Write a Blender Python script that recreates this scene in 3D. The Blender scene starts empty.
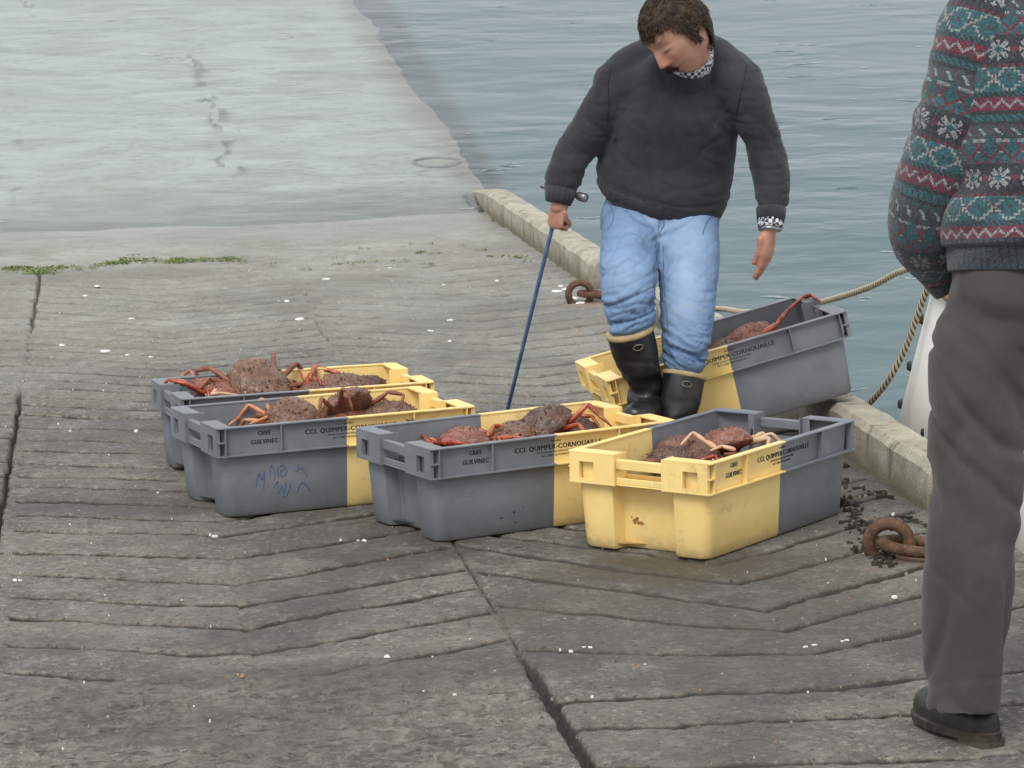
import bpy, bmesh, math, random
import numpy as np
from mathutils import Vector, Matrix, noise
R = math.radians
random.seed(7)
rng = np.random.default_rng(11)

# ------------------------------------------------------------------ scene basics
scene = bpy.context.scene
COL = scene.collection
scene.render.resolution_x, scene.render.resolution_y = 1024, 768
vs = scene.view_settings
vs.view_transform = 'Standard'; vs.look = 'None'; vs.gamma = 1; vs.use_curve_mapping = False
vs.exposure = 0.0
scene.cycles.max_bounces = 8
scene.cycles.transparent_max_bounces = 8

# ------------------------------------------------------------------ coordinates
# slip coordinates: u across the slip, v down the slope, n away from its surface
SL = R(8.0)                                    # the slip falls 8 degrees towards the water
M_SLIP = Matrix(((1, 0, 0), (0, math.cos(SL), math.sin(SL)), (0, -math.sin(SL), math.cos(SL))))
PSI = R(7.9)
M_YAW = Matrix(((math.cos(PSI), math.sin(PSI), 0), (-math.sin(PSI), math.cos(PSI), 0), (0, 0, 1)))
M_PL = M_SLIP @ M_YAW                          # survey frame (x, y, n) -> world


def S(u, v, n=0.0):
    return M_SLIP @ Vector((u, v, n))


FPX = 3177.87
PITCH, ROLL, CAMH = 0.155007, -0.0199546, 1.772254
_fw = Vector((0, math.cos(PITCH), -math.sin(PITCH)))
_up = Vector((0, math.sin(PITCH), math.cos(PITCH)))
_r = Vector((1, 0, 0))
_r2 = math.cos(ROLL) * _r + math.sin(ROLL) * _up
_u2 = -math.sin(ROLL) * _r + math.cos(ROLL) * _up
CO = M_PL @ Vector((0, 0, CAMH)); CR = M_PL @ _r2; CU = M_PL @ _u2; CF = M_PL @ _fw
NRM = M_SLIP @ Vector((0, 0, 1))
HX = Vector((CR.x, CR.y, 0)).normalized()      # level, to the right of the view
HY = Vector((CF.x, CF.y, 0)).normalized()      # level, away from the view
UP = Vector((0, 0, 1))


def at(px, py, Z):
    """world point seen at a photo pixel, Z metres along the view axis"""
    return CO + Z * (CF + CR * ((px - 512) / FPX) - CU * ((py - 384) / FPX))


def on_slip(px, py, n=0.0):
    d = CF + CR * ((px - 512) / FPX) - CU * ((py - 384) / FPX)
    t = (n - CO.dot(NRM)) / d.dot(NRM)
    return CO + d * t


def on_u(px, py, u):
    d = CF + CR * ((px - 512) / FPX) - CU * ((py - 384) / FPX)
    return CO + d * ((u - CO.x) / d.x)


def hv(a, b, c):
    """direction: a right, b away, c up"""
    return HX * a + HY * b + UP * c


cam = bpy.data.cameras.new('camera')
cam.sensor_width = 36; cam.lens = FPX / 1024 * 36
cam.clip_start = 0.1; cam.clip_end = 3000
camo = bpy.data.objects.new('camera', cam); COL.objects.link(camo)
mw = Matrix((CR, CU, -CF)).transposed().to_4x4(); mw.translation = CO
camo.matrix_world = mw
scene.camera = camo

# ------------------------------------------------------------------ node helpers


class NT:
    def __init__(s, name):
        s.m = bpy.data.materials.new(name); s.m.use_nodes = True
        s.t = s.m.node_tree; s.n = s.t.nodes; s.l = s.t.links
        s.b = s.n['Principled BSDF']; s.out = s.n['Material Output']

    def node(s, typ, **kw):
        n = s.n.new(typ)
        for k, v in kw.items(): setattr(n, k, v)
        return n

    def link(s, a, b): s.l.new(a, b)

    def val(s, sock, v):
        if hasattr(v, 'node'): s.link(v, sock)
        else: sock.default_value = v

    def coord(s, kind='Object', scale=(1, 1, 1), rot=(0, 0, 0), loc=(0, 0, 0)):
        c = s.node('ShaderNodeTexCoord'); m = s.node('ShaderNodeMapping')
        m.inputs['Scale'].default_value = scale; m.inputs['Rotation'].default_value = rot; m.inputs['Location'].default_value = loc
        s.link(c.outputs[kind], m.inputs['Vector']); return m.outputs['Vector']

    def noise(s, vec, scale, detail=4, rough=.55, dist=0, out='Fac'):
        n = s.node('ShaderNodeTexNoise')
        n.inputs['Scale'].default_value = scale; n.inputs['Detail'].default_value = detail
        n.inputs['Roughness'].default_value = rough; n.inputs['Distortion'].default_value = dist
        s.link(vec, n.inputs['Vector']); return n.outputs[out]

    def voro(s, vec, scale, feature='F1', out='Distance'):
        n = s.node('ShaderNodeTexVoronoi', feature=feature); n.inputs['Scale'].default_value = scale
        s.link(vec, n.inputs['Vector']); return n.outputs[out]

    def ramp(s, fac, lo, hi, a=0.0, b=1.0):
        n = s.node('ShaderNodeMapRange'); n.interpolation_type = 'SMOOTHSTEP'
        s.val(n.inputs['Value'], fac)
        for k, v in (('From Min', lo), ('From Max', hi), ('To Min', a), ('To Max', b)): n.inputs[k].default_value = v
        return n.outputs['Result']

    def math(s, op, a, b=0.0, clamp=False):
        n = s.node('ShaderNodeMath', operation=op, use_clamp=clamp); s.val(n.inputs[0], a); s.val(n.inputs[1], b); return n.outputs[0]

    def mix(s, fac, a, b, mode='MIX'):
        n = s.node('ShaderNodeMix', data_type='RGBA', blend_type=mode)
        s.val(n.inputs[0], fac)
        for i, v in ((6, a), (7, b)):
            if hasattr(v, 'node'): s.link(v, n.inputs[i])
            else: n.inputs[i].default_value = (*v, 1) if len(v) == 3 else v
        return n.outputs[2]

    def attr(s, name, out='Fac'):
        n = s.node('ShaderNodeAttribute', attribute_name=name); return n.outputs[out]

    def bump(s, h, strength=.3, dist=.01, normal=None):
        n = s.node('ShaderNodeBump'); n.inputs['Strength'].default_value = strength; n.inputs['Distance'].default_value = dist
        s.link(h, n.inputs['Height'])
        if normal: s.link(normal, n.inputs['Normal'])
        s.link(n.outputs[0], s.b.inputs['Normal']); return n.outputs[0]

    def fin(s, col=None, rough=None, spec=None, metal=None):
        if col is not None: s.val(s.b.inputs['Base Color'], col if hasattr(col, 'node') else (*col, 1))
        if rough is not None: s.val(s.b.inputs['Roughness'], rough)
        if spec is not None: s.b.inputs['Specular IOR Level'].default_value = spec
        if metal is not None: s.b.inputs['Metallic'].default_value = metal
        return s.m


def simple(name, ca, cb, scale=20, rough=.7, bump=.2, bscale=None, bdist=.003, spec=.4, lo=.35, hi=.65, metal=0):
    n = NT(name); v = n.coord()
    col = n.mix(n.ramp(n.noise(v, scale), lo, hi), ca, cb)
    if bump: n.bump(n.noise(v, bscale or scale * 6), bump, bdist)
    return n.fin(col, rough, spec, metal)


# ------------------------------------------------------------------ object helpers
def link(o, parent=None):
    COL.objects.link(o)
    if parent is not None: o.parent = parent
    return o


def obj(name, me, mat=None, parent=None, smooth=None):
    if isinstance(me, bmesh.types.BMesh):
        bm = me; me = bpy.data.meshes.new(name); bm.normal_update(); bm.to_mesh(me); bm.free()
    if mat is not None:
        for m in (mat if isinstance(mat, (list, tuple)) else [mat]): me.materials.append(m)
    if smooth is not None:
        me.polygons.foreach_set('use_smooth', [True] * len(me.polygons))
        if smooth < 180: me.set_sharp_from_angle(angle=R(smooth))
    return link(bpy.data.objects.new(name, me), parent)


def tag(o, label=None, cat=None, group=None, kind=None):
    if label: o['label'] = label
    if cat: o['category'] = cat
    if group: o['group'] = group
    if kind: o['kind'] = kind
    return o


def empty(name, M=None, loc=None):
    o = bpy.data.objects.new(name, None); COL.objects.link(o); o.empty_display_size = .1
    if M is not None: o.matrix_world = M
    if loc is not None: o.location = loc
    return o


def children(o): return list(o.children)


def copy_tree(o, parent=None):
    c = o.copy(); COL.objects.link(c); c.parent = parent
    for ch in list(o.children): copy_tree(ch, c)
    return c


def box(bm, x0, x1, y0, y1, z0, z1):
    vsn = [bm.verts.new((x, y, z)) for x in (x0, x1) for y in (y0, y1) for z in (z0, z1)]
    for f in ((0, 1, 3, 2), (4, 6, 7, 5), (0, 4, 5, 1), (2, 3, 7, 6), (0, 2, 6, 4), (1, 5, 7, 3)):
        bm.faces.new([vsn[i] for i in f])


def tube(bm, pts, rad, waxis=None, seg=16, cap=True, flat=''):
    """closed loft along pts; rad: r or (rw, rd) for each; waxis: width direction (one, or one for each)"""
    pts = [Vector(p) for p in pts]; n = len(pts)
    rad = [(r, r) if not isinstance(r, (tuple, list)) else r for r in rad]
    rings = []; prev = None
    for i in range(n):
        t = (pts[min(i + 1, n - 1)] - pts[max(i - 1, 0)])
        t = t.normalized() if t.length > 1e-9 else Vector((0, 0, 1))
        if waxis is not None: w = Vector(waxis[i] if isinstance(waxis, list) else waxis)
        else: w = prev if prev is not None else (Vector((1, 0, 0)) if abs(t.x) < .8 else Vector((0, 1, 0)))
        w = (w - t * w.dot(t)).normalized(); d = t.cross(w); prev = w
        rings.append((pts[i], t, w, d, rad[i]))
    seq = []
    if cap and 's' not in flat:
        p, t, w, d, (a, b) = rings[0]; k = min(a, b)
        for ang in (75, 45, 20): seq.append((p - t * k * math.sin(R(ang)) * .8, w, d, a * math.cos(R(ang)), b * math.cos(R(ang))))
    for p, t, w, d, (a, b) in rings: seq.append((p, w, d, a, b))
    if cap and 'e' not in flat:
        p, t, w, d, (a, b) = rings[-1]; k = min(a, b)
        for ang in (20, 45, 75): seq.append((p + t * k * math.sin(R(ang)) * .8, w, d, a * math.cos(R(ang)), b * math.cos(R(ang))))
    V = []
    for p, w, d, a, b in seq:
        V.append([bm.verts.new(p + w * (a * math.cos(2 * math.pi * j / seg)) + d * (b * math.sin(2 * math.pi * j / seg))) for j in range(seg)])
    F = []
    for i in range(len(V) - 1):
        for j in range(seg): F.append(bm.faces.new((V[i][j], V[i][(j + 1) % seg], V[i + 1][(j + 1) % seg], V[i + 1][j])))
    if cap or True:
        F.append(bm.faces.new(list(reversed(V[0])))); F.append(bm.faces.new(V[-1]))
    return V


def spline(pts, k=6, vals=None):
    """Catmull-Rom through pts (Vectors) and optionally values (tuples)"""
    P = [Vector(p) for p in pts]; out = []; ov = []
    n = len(P)
    for i in range(n - 1):
        p0, p1, p2, p3 = P[max(i - 1, 0)], P[i], P[i + 1], P[min(i + 2, n - 1)]
        if vals: a0, a1, a2, a3 = [np.array(vals[j], float) for j in (max(i - 1, 0), i, i + 1, min(i + 2, n - 1))]
        for s in range(k):
            t = s / k
            f = lambda q0, q1, q2, q3: .5 * ((2 * q1) + (-q0 + q2) * t + (2 * q0 - 5 * q1 + 4 * q2 - q3) * t * t + (-q0 + 3 * q1 - 3 * q2 + q3) * t ** 3)
            out.append(f(p0, p1, p2, p3))
            if vals: ov.append(tuple(np.atleast_1d(f(a0, a1, a2, a3))))
    out.append(P[-1])
    if vals: ov.append(tuple(np.atleast_1d(np.array(vals[-1], float)))); return out, ov
    return out


def bake(bm, voxel, smooth=4, factor=.5):
    """weld overlapping closed volumes of bm into one skin"""
    me = bpy.data.meshes.new('tmp'); bm.normal_update(); bm.to_mesh(me); bm.free()
    o = bpy.data.objects.new('tmp', me); COL.objects.link(o)
    m = o.modifiers.new('r', 'REMESH'); m.mode = 'VOXEL'; m.voxel_size = voxel
    if smooth:
        s = o.modifiers.new('s', 'SMOOTH'); s.iterations = smooth; s.factor = factor
    dg = bpy.context.evaluated_depsgraph_get()
    res = bpy.data.meshes.new_from_object(o.evaluated_get(dg))
    bpy.data.objects.remove(o); bpy.data.meshes.remove(me)
    return res


def displace(me, fn):
    me.update()
    nv = len(me.vertices)
    co = np.empty(nv * 3); me.vertices.foreach_get('co', co); co = co.reshape(-1, 3)
    no = np.empty(nv * 3); me.vertex_normals.foreach_get('vector', no); no = no.reshape(-1, 3)
    d = np.array([fn(Vector(c), Vector(q)) for c, q in zip(co, no)])
    me.vertices.foreach_set('co', (co + no * d[:, None]).ravel()); me.update()


# numpy value noise
_tab = rng.random((256, 256))


def vnoise(x, y):
    xi = np.floor(x).astype(int); yi = np.floor(y).astype(int); fx = x - xi; fy = y - yi
    fx = fx * fx * (3 - 2 * fx); fy = fy * fy * (3 - 2 * fy)
    a = _tab[xi & 255, yi & 255]; b = _tab[(xi + 1) & 255, yi & 255]; c = _tab[xi & 255, (yi + 1) & 255]; d = _tab[(xi + 1) & 255, (yi + 1) & 255]
    return (a * (1 - fx) + b * fx) * (1 - fy) + (c * (1 - fx) + d * fx) * fy


def fbm(x, y, o=4):
    s = 0; a = .5; t = 0
    for k in range(o):
        s = s + a * vnoise(x * 2 ** k + 17.3 * k, y * 2 ** k + 5.1 * k); t += a; a *= .55
    return s / t


def sstep(a, b, x):
    t = np.clip((x - a) / (b - a), 0, 1); return t * t * (3 - 2 * t)


# ------------------------------------------------------------------ light and sky
world = bpy.data.worlds.new('World'); scene.world = world; world.use_nodes = True
wt = world.node_tree; wn = wt.nodes
sky = wn.new('ShaderNodeTexSky'); sky.sky_type = 'NISHITA'; sky.sun_disc = False
SUN_EL, SUN_AZ = R(58), R(215)          # sun azimuth clockwise from +Y: high, behind the camera and to the left
sky.sun_elevation = SUN_EL; sky.sun_rotation = SUN_AZ
sky.air_density = 1.0; sky.dust_density = 3.0; sky.ozone_density = 1.0
hs = wn.new('ShaderNodeHueSaturation'); hs.inputs['Saturation'].default_value = .22
wt.links.new(sky.outputs[0], hs.inputs['Color'])
bg = wn['Background']; bg.inputs['Strength'].default_value = .13
# thick even cloud over the clear sky
cl = wn.new('ShaderNodeMix'); cl.data_type = 'RGBA'; cl.inputs[0].default_value = .78
cl.inputs[7].default_value = (6.3, 6.55, 6.8, 1)
wt.links.new(hs.outputs[0], cl.inputs[6])
wt.links.new(cl.outputs[2], bg.inputs['Color'])
sun = bpy.data.lights.new('sun', 'SUN'); sun.energy = 1.5; sun.angle = R(24); sun.color = (1, .97, .92)
suno = bpy.data.objects.new('sun', sun); COL.objects.link(suno)
sd = Vector((math.sin(SUN_AZ) * math.cos(SUN_EL), math.cos(SUN_AZ) * math.cos(SUN_EL), math.sin(SUN_EL)))
suno.rotation_euler = sd.to_track_quat('Z', 'Y').to_euler()
vs.exposure = 0.42


# ================================================================== SETTING
# ------------------------------------------------------------------ slipway
V_WATER = 17.25
Z_WATER = -V_WATER * math.sin(SL)
U_EDGE = 2.47
U_L, U_M = -0.20, 1.005                         # expansion joints


def axis(segs):
    out = []
    for a, b, st in segs:
        k = max(1, int(round((b - a) / st))); out += list(np.linspace(a, b, k, endpoint=False))
    return np.array(out + [segs[-1][1]])


us = axis([(-14, -3, .5), (-3, -1, .05), (-1, -.32, .012), (-.32, U_EDGE, .0085)])
vv = axis([(-6, 4.5, .3), (4.5, 5.6, .03), (5.6, 9, .0065), (9, 12.6, .010), (12.6, 16.2, .017), (16.2, 18.6, .04), (18.6, 30, .06), (30, 60, .3), (60, 120, 4)])
UU, VV = np.meshgrid(us, vv, indexing='ij')

# grooves: (v at the vertex of the V, slope of left arm, slope of right arm)
G_mid = [(c, -.40, .52) for c in (7.02, 7.31, 7.60, 7.83, 8.11, 8.42, 8.72, 8.95, 9.16, 9.40, 9.60, 9.80, 10.06, 10.27, 10.52)]
c = 10.74
while c < 16.0:
    G_mid.append((c, -.45 - .25 * min(1, (c - 10.7) / 2), .5)); c += random.uniform(.17, .23)
G_right = [(6.10, -.12, .1), (6.46, -.05, .08), (6.71, -.04, .16), (7.02, -.28, .62), (7.28, -.62, .72), (7.50, -.95, .80), (7.78, -1.0, .85), (8.05, -.95, .85), (8.35, -.85, .8)]
c = 8.6
while c < 16.0:
    G_right.append((c, -.6, .5)); c += random.uniform(.19, .25)
G_left = [(c + .05, -.35, -.35) for c in np.arange(4.6, 16, .235)]


def groove_field(u, v):
    """0..1 groove depth"""
    g = np.zeros_like(u)
    warp = (fbm(u * 5, v * 5, 3) - .5) * .065 + (vnoise(u * 34, v * 34) - .5) * .016
    wid = .0115 + .008 * fbm(u * 3 + 9, v * 3, 2) + .00055 * (v - 6)
    for fam, xv, lo, hi in ((G_mid, .40, U_L, U_M), (G_right, 1.66, U_M, 2.36), (G_left, -1.5, -14, U_L)):
        m = (u > lo + .012) & (u < hi - .01)
        if fam is G_left: m &= u > -3.2
        um, vm, wm, wd = u[m], v[m], warp[m], wid[m]
        acc = np.zeros_like(um)
        for (c, kl, kr) in fam:
            dx = um - xv
            line = c + np.where(dx < 0, kl * dx, kr * dx)
            k = np.where(dx < 0, kl, kr)
            dd = np.abs(vm + wm - line) / np.sqrt(1 + k * k)
            s_ = .62 + .38 * sstep(.30, .55, fbm(um * 2.2 + c * 7, vm * 2.2 + c, 3))
            acc = np.maximum(acc, np.exp(-(dd / wd) ** 3) * s_)
        g[m] = acc
    # the worn foreground has lost its grooves
    worn = sstep(7.25, 6.9, v + (fbm(u * 2, v * 2, 2) - .5) * .3) * (u < U_M)
    far = 1 - .75 * sstep(14.3, 15.6, v)
    return g * (1 - .93 * worn) * far, worn


def slip_height(u, v):
    g, worn = groove_field(u, v)
    soft = vnoise(u * 55, v * 55); fine = vnoise(u * 130, v * 130); grit = fbm(u * 25, v * 25, 3)
    h = (fbm(u * 1.3, v * 1.3, 3) - .5) * .011 + (grit - .5) * .0035 + (soft - .5) * .0016 + (fine - .5) * .0012
    strk = fbm(u * 7 + 3 * v, v * 30, 3)
    h += worn * ((strk - .5) * .028 + (grit - .5) * .012)
    h -= g * (.020 + .007 * soft)
    h += .004 * np.exp(-((g - .35) / .15) ** 2) * grit
    # joints
    jw = (vnoise(u * 0 + 3.3, v * 6) - .5) * .016 + (vnoise(u * 0 + 8.1, v * 40) - .5) * .006
    wm = .0040 + .011 * sstep(7.25, 6.9, v)
    jm = np.exp(-((u - U_M + jw) / wm) ** 4); jl = np.exp(-((u - (-.233 + (v - 9.11) * .0141) + jw * .7) / .0062) ** 4)
    jm = jm * (1 - .8 * sstep(10.5, 12, v) * (vnoise(v * 3, v * 0 + 1) > .35)) * (1 - .8 * sstep(13.5, 14.5, v))
    jl = jl * (1 - .85 * sstep(11.2, 11.7, v) * sstep(13.6, 13.0, v)) * (1 - sstep(15.2, 15.6, v))
    jm = jm * (.40 + .60 * sstep(7.3, 6.95, v))
    j = np.maximum(jm, jl)
    h -= j * .045
    vx = np.exp(-((u - .385 + (vnoise(v * 0 + .5, v * 9) - .5) * .012) / .006) ** 2) * sstep(7.0, 7.1, v) * sstep(8.9, 8.2, v)
    h -= vx * .006
    calm = sstep(15.4, 16.9, v)
    h = h * (1 - .6 * calm) + calm * (fbm(u * .9 + v * .35, v * 4, 3) - .5) * .055
    return h, np.clip(g + j * 1.2 + vx * .16, 0, 1), worn


Hh, Gg, Wo = slip_height(UU, VV)
# below the waterline the slip flattens out over the bottom
bend = np.clip(VV - 17.9, 0, None)
Hh = Hh * (1 - sstep(18.0, 19.5, VV)) + bend * math.tan(R(6.0)) - .11 * sstep(17.3, 19.0, VV)
pu, pv, pn = UU, VV, Hh
P = np.stack([pu, pv * math.cos(SL) + pn * math.sin(SL), -pv * math.sin(SL) + pn * math.cos(SL)], -1)
nu, nv_ = UU.shape
# last column is the slip's side, going down into the water
P[..., 0] += np.clip((UU - 2.15) / .32, 0, 1) * sstep(18.4, 19.6, VV) * ((fbm(VV * 0 + 6.6, VV * 1.1, 4) - .5) * .22)
P = np.concatenate([P, P[-1:] + np.array([.05, 0, -3.0])], 0)
Gg = np.concatenate([Gg, Gg[-1:]], 0); Wo = np.concatenate([Wo, Wo[-1:]], 0)
nu += 1
idx = np.arange(nu * nv_).reshape(nu, nv_)
quads = np.stack([idx[:-1, :-1], idx[1:, :-1], idx[1:, 1:], idx[:-1, 1:]], -1).reshape(-1, 4)
me = bpy.data.meshes.new('slipway')
me.vertices.add(nu * nv_); me.vertices.foreach_set('co', P.reshape(-1, 3).ravel())
me.loops.add(quads.size); me.loops.foreach_set('vertex_index', quads.ravel())
me.polygons.add(len(quads)); me.polygons.foreach_set('loop_start', np.arange(0, quads.size, 4)); me.polygons.foreach_set('loop_total', np.full(len(quads), 4))
me.update(calc_edges=True)
a = me.attributes.new('groove', 'FLOAT', 'POINT'); a.data.foreach_set('value', Gg.ravel().astype(np.float32))
a = me.attributes.new('worn', 'FLOAT', 'POINT'); a.data.foreach_set('value', Wo.ravel().astype(np.float32))
Vc = np.concatenate([VV, VV[-1:]], 0); Uc = np.concatenate([UU, UU[-1:] + .02], 0)
silt = .30 * sstep(10.0, 14.5, Vc + (fbm(Uc * .9, Vc * .9, 4) - .5) * 4.5) + .18 * sstep(14.4, 17.0, Vc + (fbm(Uc * 1.7, Vc * 1.7, 3) - .5) * 1.6) + .52 * sstep(16.8, 20.0, Vc + (fbm(Uc * 2.1, Vc * 1.4, 3) - .5) * 2.0)
a = me.attributes.new('silt', 'FLOAT', 'POINT'); a.data.foreach_set('value', silt.ravel().astype(np.float32))
wet = sstep(15.7, 16.9, Vc + (fbm(Uc * 1.5, Vc * 1.5, 3) - .5) * 1.0)
a = me.attributes.new('wet', 'FLOAT', 'POINT'); a.data.foreach_set('value', wet.ravel().astype(np.float32))
brown = .6 * np.exp(-(((Uc - 1.45) / .42) ** 2 + ((Vc - 7.95) / .45) ** 2)) * sstep(.36, .62, fbm(Uc * 3, Vc * 3, 4)) * 1.3
brown += .8 * np.exp(-(((Uc - 2.1) / .14) ** 2 + ((Vc - 7.95) / .3) ** 2)) * sstep(.4, .65, fbm(Uc * 6, Vc * 6, 3)) * 0
damp = (np.exp(-(((Uc - 1.15) / .75) ** 2 + ((Vc - 8.3) / .55) ** 2) ** 1.5) + .7 * np.exp(-(((Uc - .1) / .7) ** 2 + ((Vc - 6.6) / .55) ** 2)) + .6 * np.exp(-(((Uc - .55) / .6) ** 2 + ((Vc - 9.2) / .5) ** 2))) * sstep(.36, .58, fbm(Uc * 2.4 + 3, Vc * 2.4, 4))
a = me.attributes.new('damp', 'FLOAT', 'POINT'); a.data.foreach_set('value', np.clip(damp, 0, 1).ravel().astype(np.float32))
a = me.attributes.new('stain', 'FLOAT', 'POINT'); a.data.foreach_set('value', brown.ravel().astype(np.float32))
edge = sstep(2.22, 2.44, Uc) * sstep(18.0, 18.6, Vc)
gap = sstep(.46, .58, fbm(Uc * 2 + 4, Vc * 1.1, 3)) * sstep(18.5, 19.5, Vc) * sstep(.44, .54, fbm(Uc * 14, Vc * 3.5, 3))
wob = (fbm(Vc * 0 + 2.5, Vc * .9, 3) - .5) * .5
oldj = (np.exp(-((Uc - 1.0 - wob - (fbm(Uc * 6, Vc * 3, 2) - .5) * .22) / .05) ** 2) + np.exp(-((Uc + .25 + wob) / .05) ** 2) * .8) * gap
dark = np.clip(oldj + .5 * np.exp(-(((Uc + .95) / .22) ** 2 + ((Vc - 23.2) / .22) ** 2) ** 2), 0, 1)
a = me.attributes.new('sunk', 'FLOAT', 'POINT'); a.data.foreach_set('value', dark.ravel().astype(np.float32))
rust = sum(np.exp(-((np.hypot((Uc - ru), (Vc - rv) * .9) - .0) / rs) ** 2) for ru, rv, rs in ((2.13, 7.98, .10), (2.19, 13.33, .09))) * sstep(.3, .6, fbm(Uc * 9, Vc * 9, 4)) * 1.3
a = me.attributes.new('rust', 'FLOAT', 'POINT'); a.data.foreach_set('value', np.clip(rust, 0, 1).ravel().astype(np.float32))
kerbs = ((np.abs(Uc - 2.17) < .07) & (((Vc > 24.5) & (Vc < 29)) | ((Vc > 31) & (Vc < 40)))).astype(np.float32)
a = me.attributes.new('slab', 'FLOAT', 'POINT'); a.data.foreach_set('value', kerbs.ravel().astype(np.float32))
a = me.attributes.new('weed', 'FLOAT', 'POINT'); a.data.foreach_set('value', edge.ravel().astype(np.float32))

n = NT('slip concrete'); v = n.coord()
dry = n.mix(n.ramp(n.noise(v, 2.2, 5, .6), .3, .7), (.104, .097, .085), (.172, .160, .138))
dry = n.mix(n.math('MULTIPLY', n.ramp(n.noise(v, 9, 5, .65), .48, .66), .6), dry, (.24, .228, .205))
dry = n.mix(n.math('MULTIPLY', n.ramp(n.noise(v, 5.5, 6, .7, .6), .54, .68), .55), dry, (.075, .074, .074))
dry = n.mix(n.math('MULTIPLY', n.ramp(n.noise(v, 48, 4, .7), .50, .72), .95), dry, (.30, .28, .24))
dry = n.mix(n.math('MULTIPLY', n.ramp(n.noise(v, 70, 3, .7), .54, .70), .95), dry, (.040, .037, .034))
strk = n.noise(n.coord(scale=(1, 3.2, 1)), 11, 5, .72, .4)
dry = n.mix(n.math('MULTIPLY', n.attr('worn'), n.ramp(strk, .52, .64, 0, .85)), dry, (.042, .040, .036))
sp = n.ramp(n.voro(v, 70), .12, .20, 1, 0)
dry = n.mix(n.math('MULTIPLY', sp, n.ramp(n.noise(v, 13, 3), .46, .66, 0, .75)), dry, (.42, .39, .33))
dry = n.mix(n.math('MULTIPLY', n.attr('worn'), n.ramp(n.noise(v, 28, 5, .7), .48, .62, 0, .7)), dry, (.24, .225, .19))
dry = n.mix(n.math('MULTIPLY', n.ramp(n.attr('groove'), .14, .5), n.ramp(n.noise(v, 24, 4, .7), .35, .6, 1.0, .8)), dry, (.032, .028, .023))
dry = n.mix(n.math('MULTIPLY', n.math('MULTIPLY', n.ramp(n.attr('groove'), .03, .12), n.ramp(n.attr('groove'), .18, .40, 1, 0)), n.ramp(n.noise(v, 33, 4, .7), .50, .62, 0, .55)), dry, (.26, .22, .155))
dry = n.mix(n.math('MULTIPLY', n.ramp(n.noise(v, .9, 5, .62, .5), .47, .62), .55), dry, (.066, .062, .056))
dry = n.mix(n.math('MULTIPLY', n.attr('damp'), .6), dry, (.050, .045, .038))
dry = n.mix(n.math('MULTIPLY', n.attr('rust'), .75), dry, (.23, .12, .068))
dry = n.mix(n.math('MULTIPLY', n.attr('stain'), .75), dry, (.085, .062, .030))
sl = n.mix(n.ramp(n.noise(v, 1.6, 5, .6, .8), .35, .68), (.42, .42, .36), (.58, .60, .54))
sl = n.mix(n.math('MULTIPLY', n.ramp(n.noise(v, 16, 4, .7), .5, .7), .4), sl, (.17, .16, .115))
sl = n.mix(n.math('MULTIPLY', n.attr('sunk'), .85), sl, (.05, .05, .035))
sl = n.mix(n.math('MULTIPLY', n.attr('slab'), .5), sl, (.55, .56, .50))
col = n.mix(n.attr('silt'), dry, sl)
wm_ = n.math('MULTIPLY', n.attr('wet'), n.ramp(n.attr('silt'), .95, .55, 0, 1))
col = n.mix(n.math('MULTIPLY', wm_, .38), col, (.085, .080, .062))
col = n.mix(n.math('MULTIPLY', n.attr('weed'), .5), col, (.20, .13, .10))
n.bump(n.math('ADD', n.noise(v, 170, 4, .75), n.math('MULTIPLY', n.noise(v, 45, 3, .7), .5)), .8, .0045)
rough = n.math('SUBTRACT', n.math('SUBTRACT', .88, n.math('MULTIPLY', n.attr('wet'), .66)), n.math('MULTIPLY', n.attr('damp'), .2))
m_slip = n.fin(col, rough, .35)
slip = obj('slipway', me, m_slip, smooth=180)
tag(slip, 'grey grooved concrete slipway running down into the water', 'slipway', kind='structure')

# ------------------------------------------------------------------ sea bed and water
bm = bmesh.new()
vsn = [bm.verts.new(p) for p in ((-60, -10, -6.5), (400, -10, -6.5), (400, 900, -7), (-300, 900, -7), (-300, 60, -7))]
bm.faces.new(vsn)
tag(obj('seabed', bm, simple('seabed silt', (.055, .085, .085), (.075, .11, .105), .4, .9, 0)), 'dark silty sea bed under the harbour water', 'sea bed', kind='structure')

n = NT('harbour water'); v = n.coord()
w1 = n.noise(n.coord(scale=(.55, 1.0, 1), rot=(0, 0, .12)), 1.5, 2, .5, .3)
w2 = n.noise(n.coord(scale=(.6, 1.0, 1), rot=(0, 0, -.1)), 5.0, 2, .5, .2)
patch = n.ramp(n.noise(v, .35, 3, .6), .42, .66, .25, 1)
rip = n.noise(n.coord(scale=(.42, 1.0, 1), rot=(0, 0, .05)), 3.4, 3, .6, .3)
ridge = n.math('MULTIPLY', n.ramp(rip, .66, .72), patch)
hgt = n.math('ADD', n.math('MULTIPLY', w1, .10), n.math('ADD', n.math('MULTIPLY', n.math('MULTIPLY', w2, patch), .045), n.math('MULTIPLY', ridge, .09)))
b = n.node('ShaderNodeBump'); b.inputs['Strength'].default_value = 1.0; b.inputs['Distance'].default_value = .30
n.link(hgt, b.inputs['Height'])
fr = n.node('ShaderNodeFresnel'); fr.inputs['IOR'].default_value = 1.33; n.link(b.outputs[0], fr.inputs['Normal'])
gl = n.node('ShaderNodeBsdfGlossy'); gl.inputs['Roughness'].default_value = .05; n.link(b.outputs[0], gl.inputs['Normal'])
tr = n.node('ShaderNodeBsdfTransparent'); tr.inputs['Color'].default_value = (.93, .98, .97, 1)
df = n.node('ShaderNodeBsdfDiffuse'); df.inputs['Color'].default_value = (.095, .188, .210, 1)
tb = n.node('ShaderNodeMixShader')
n.link(n.math('SUBTRACT', 1.0, n.math('POWER', 2.718, n.math('MULTIPLY', n.attr('depth'), -.16))), tb.inputs[0])
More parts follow.
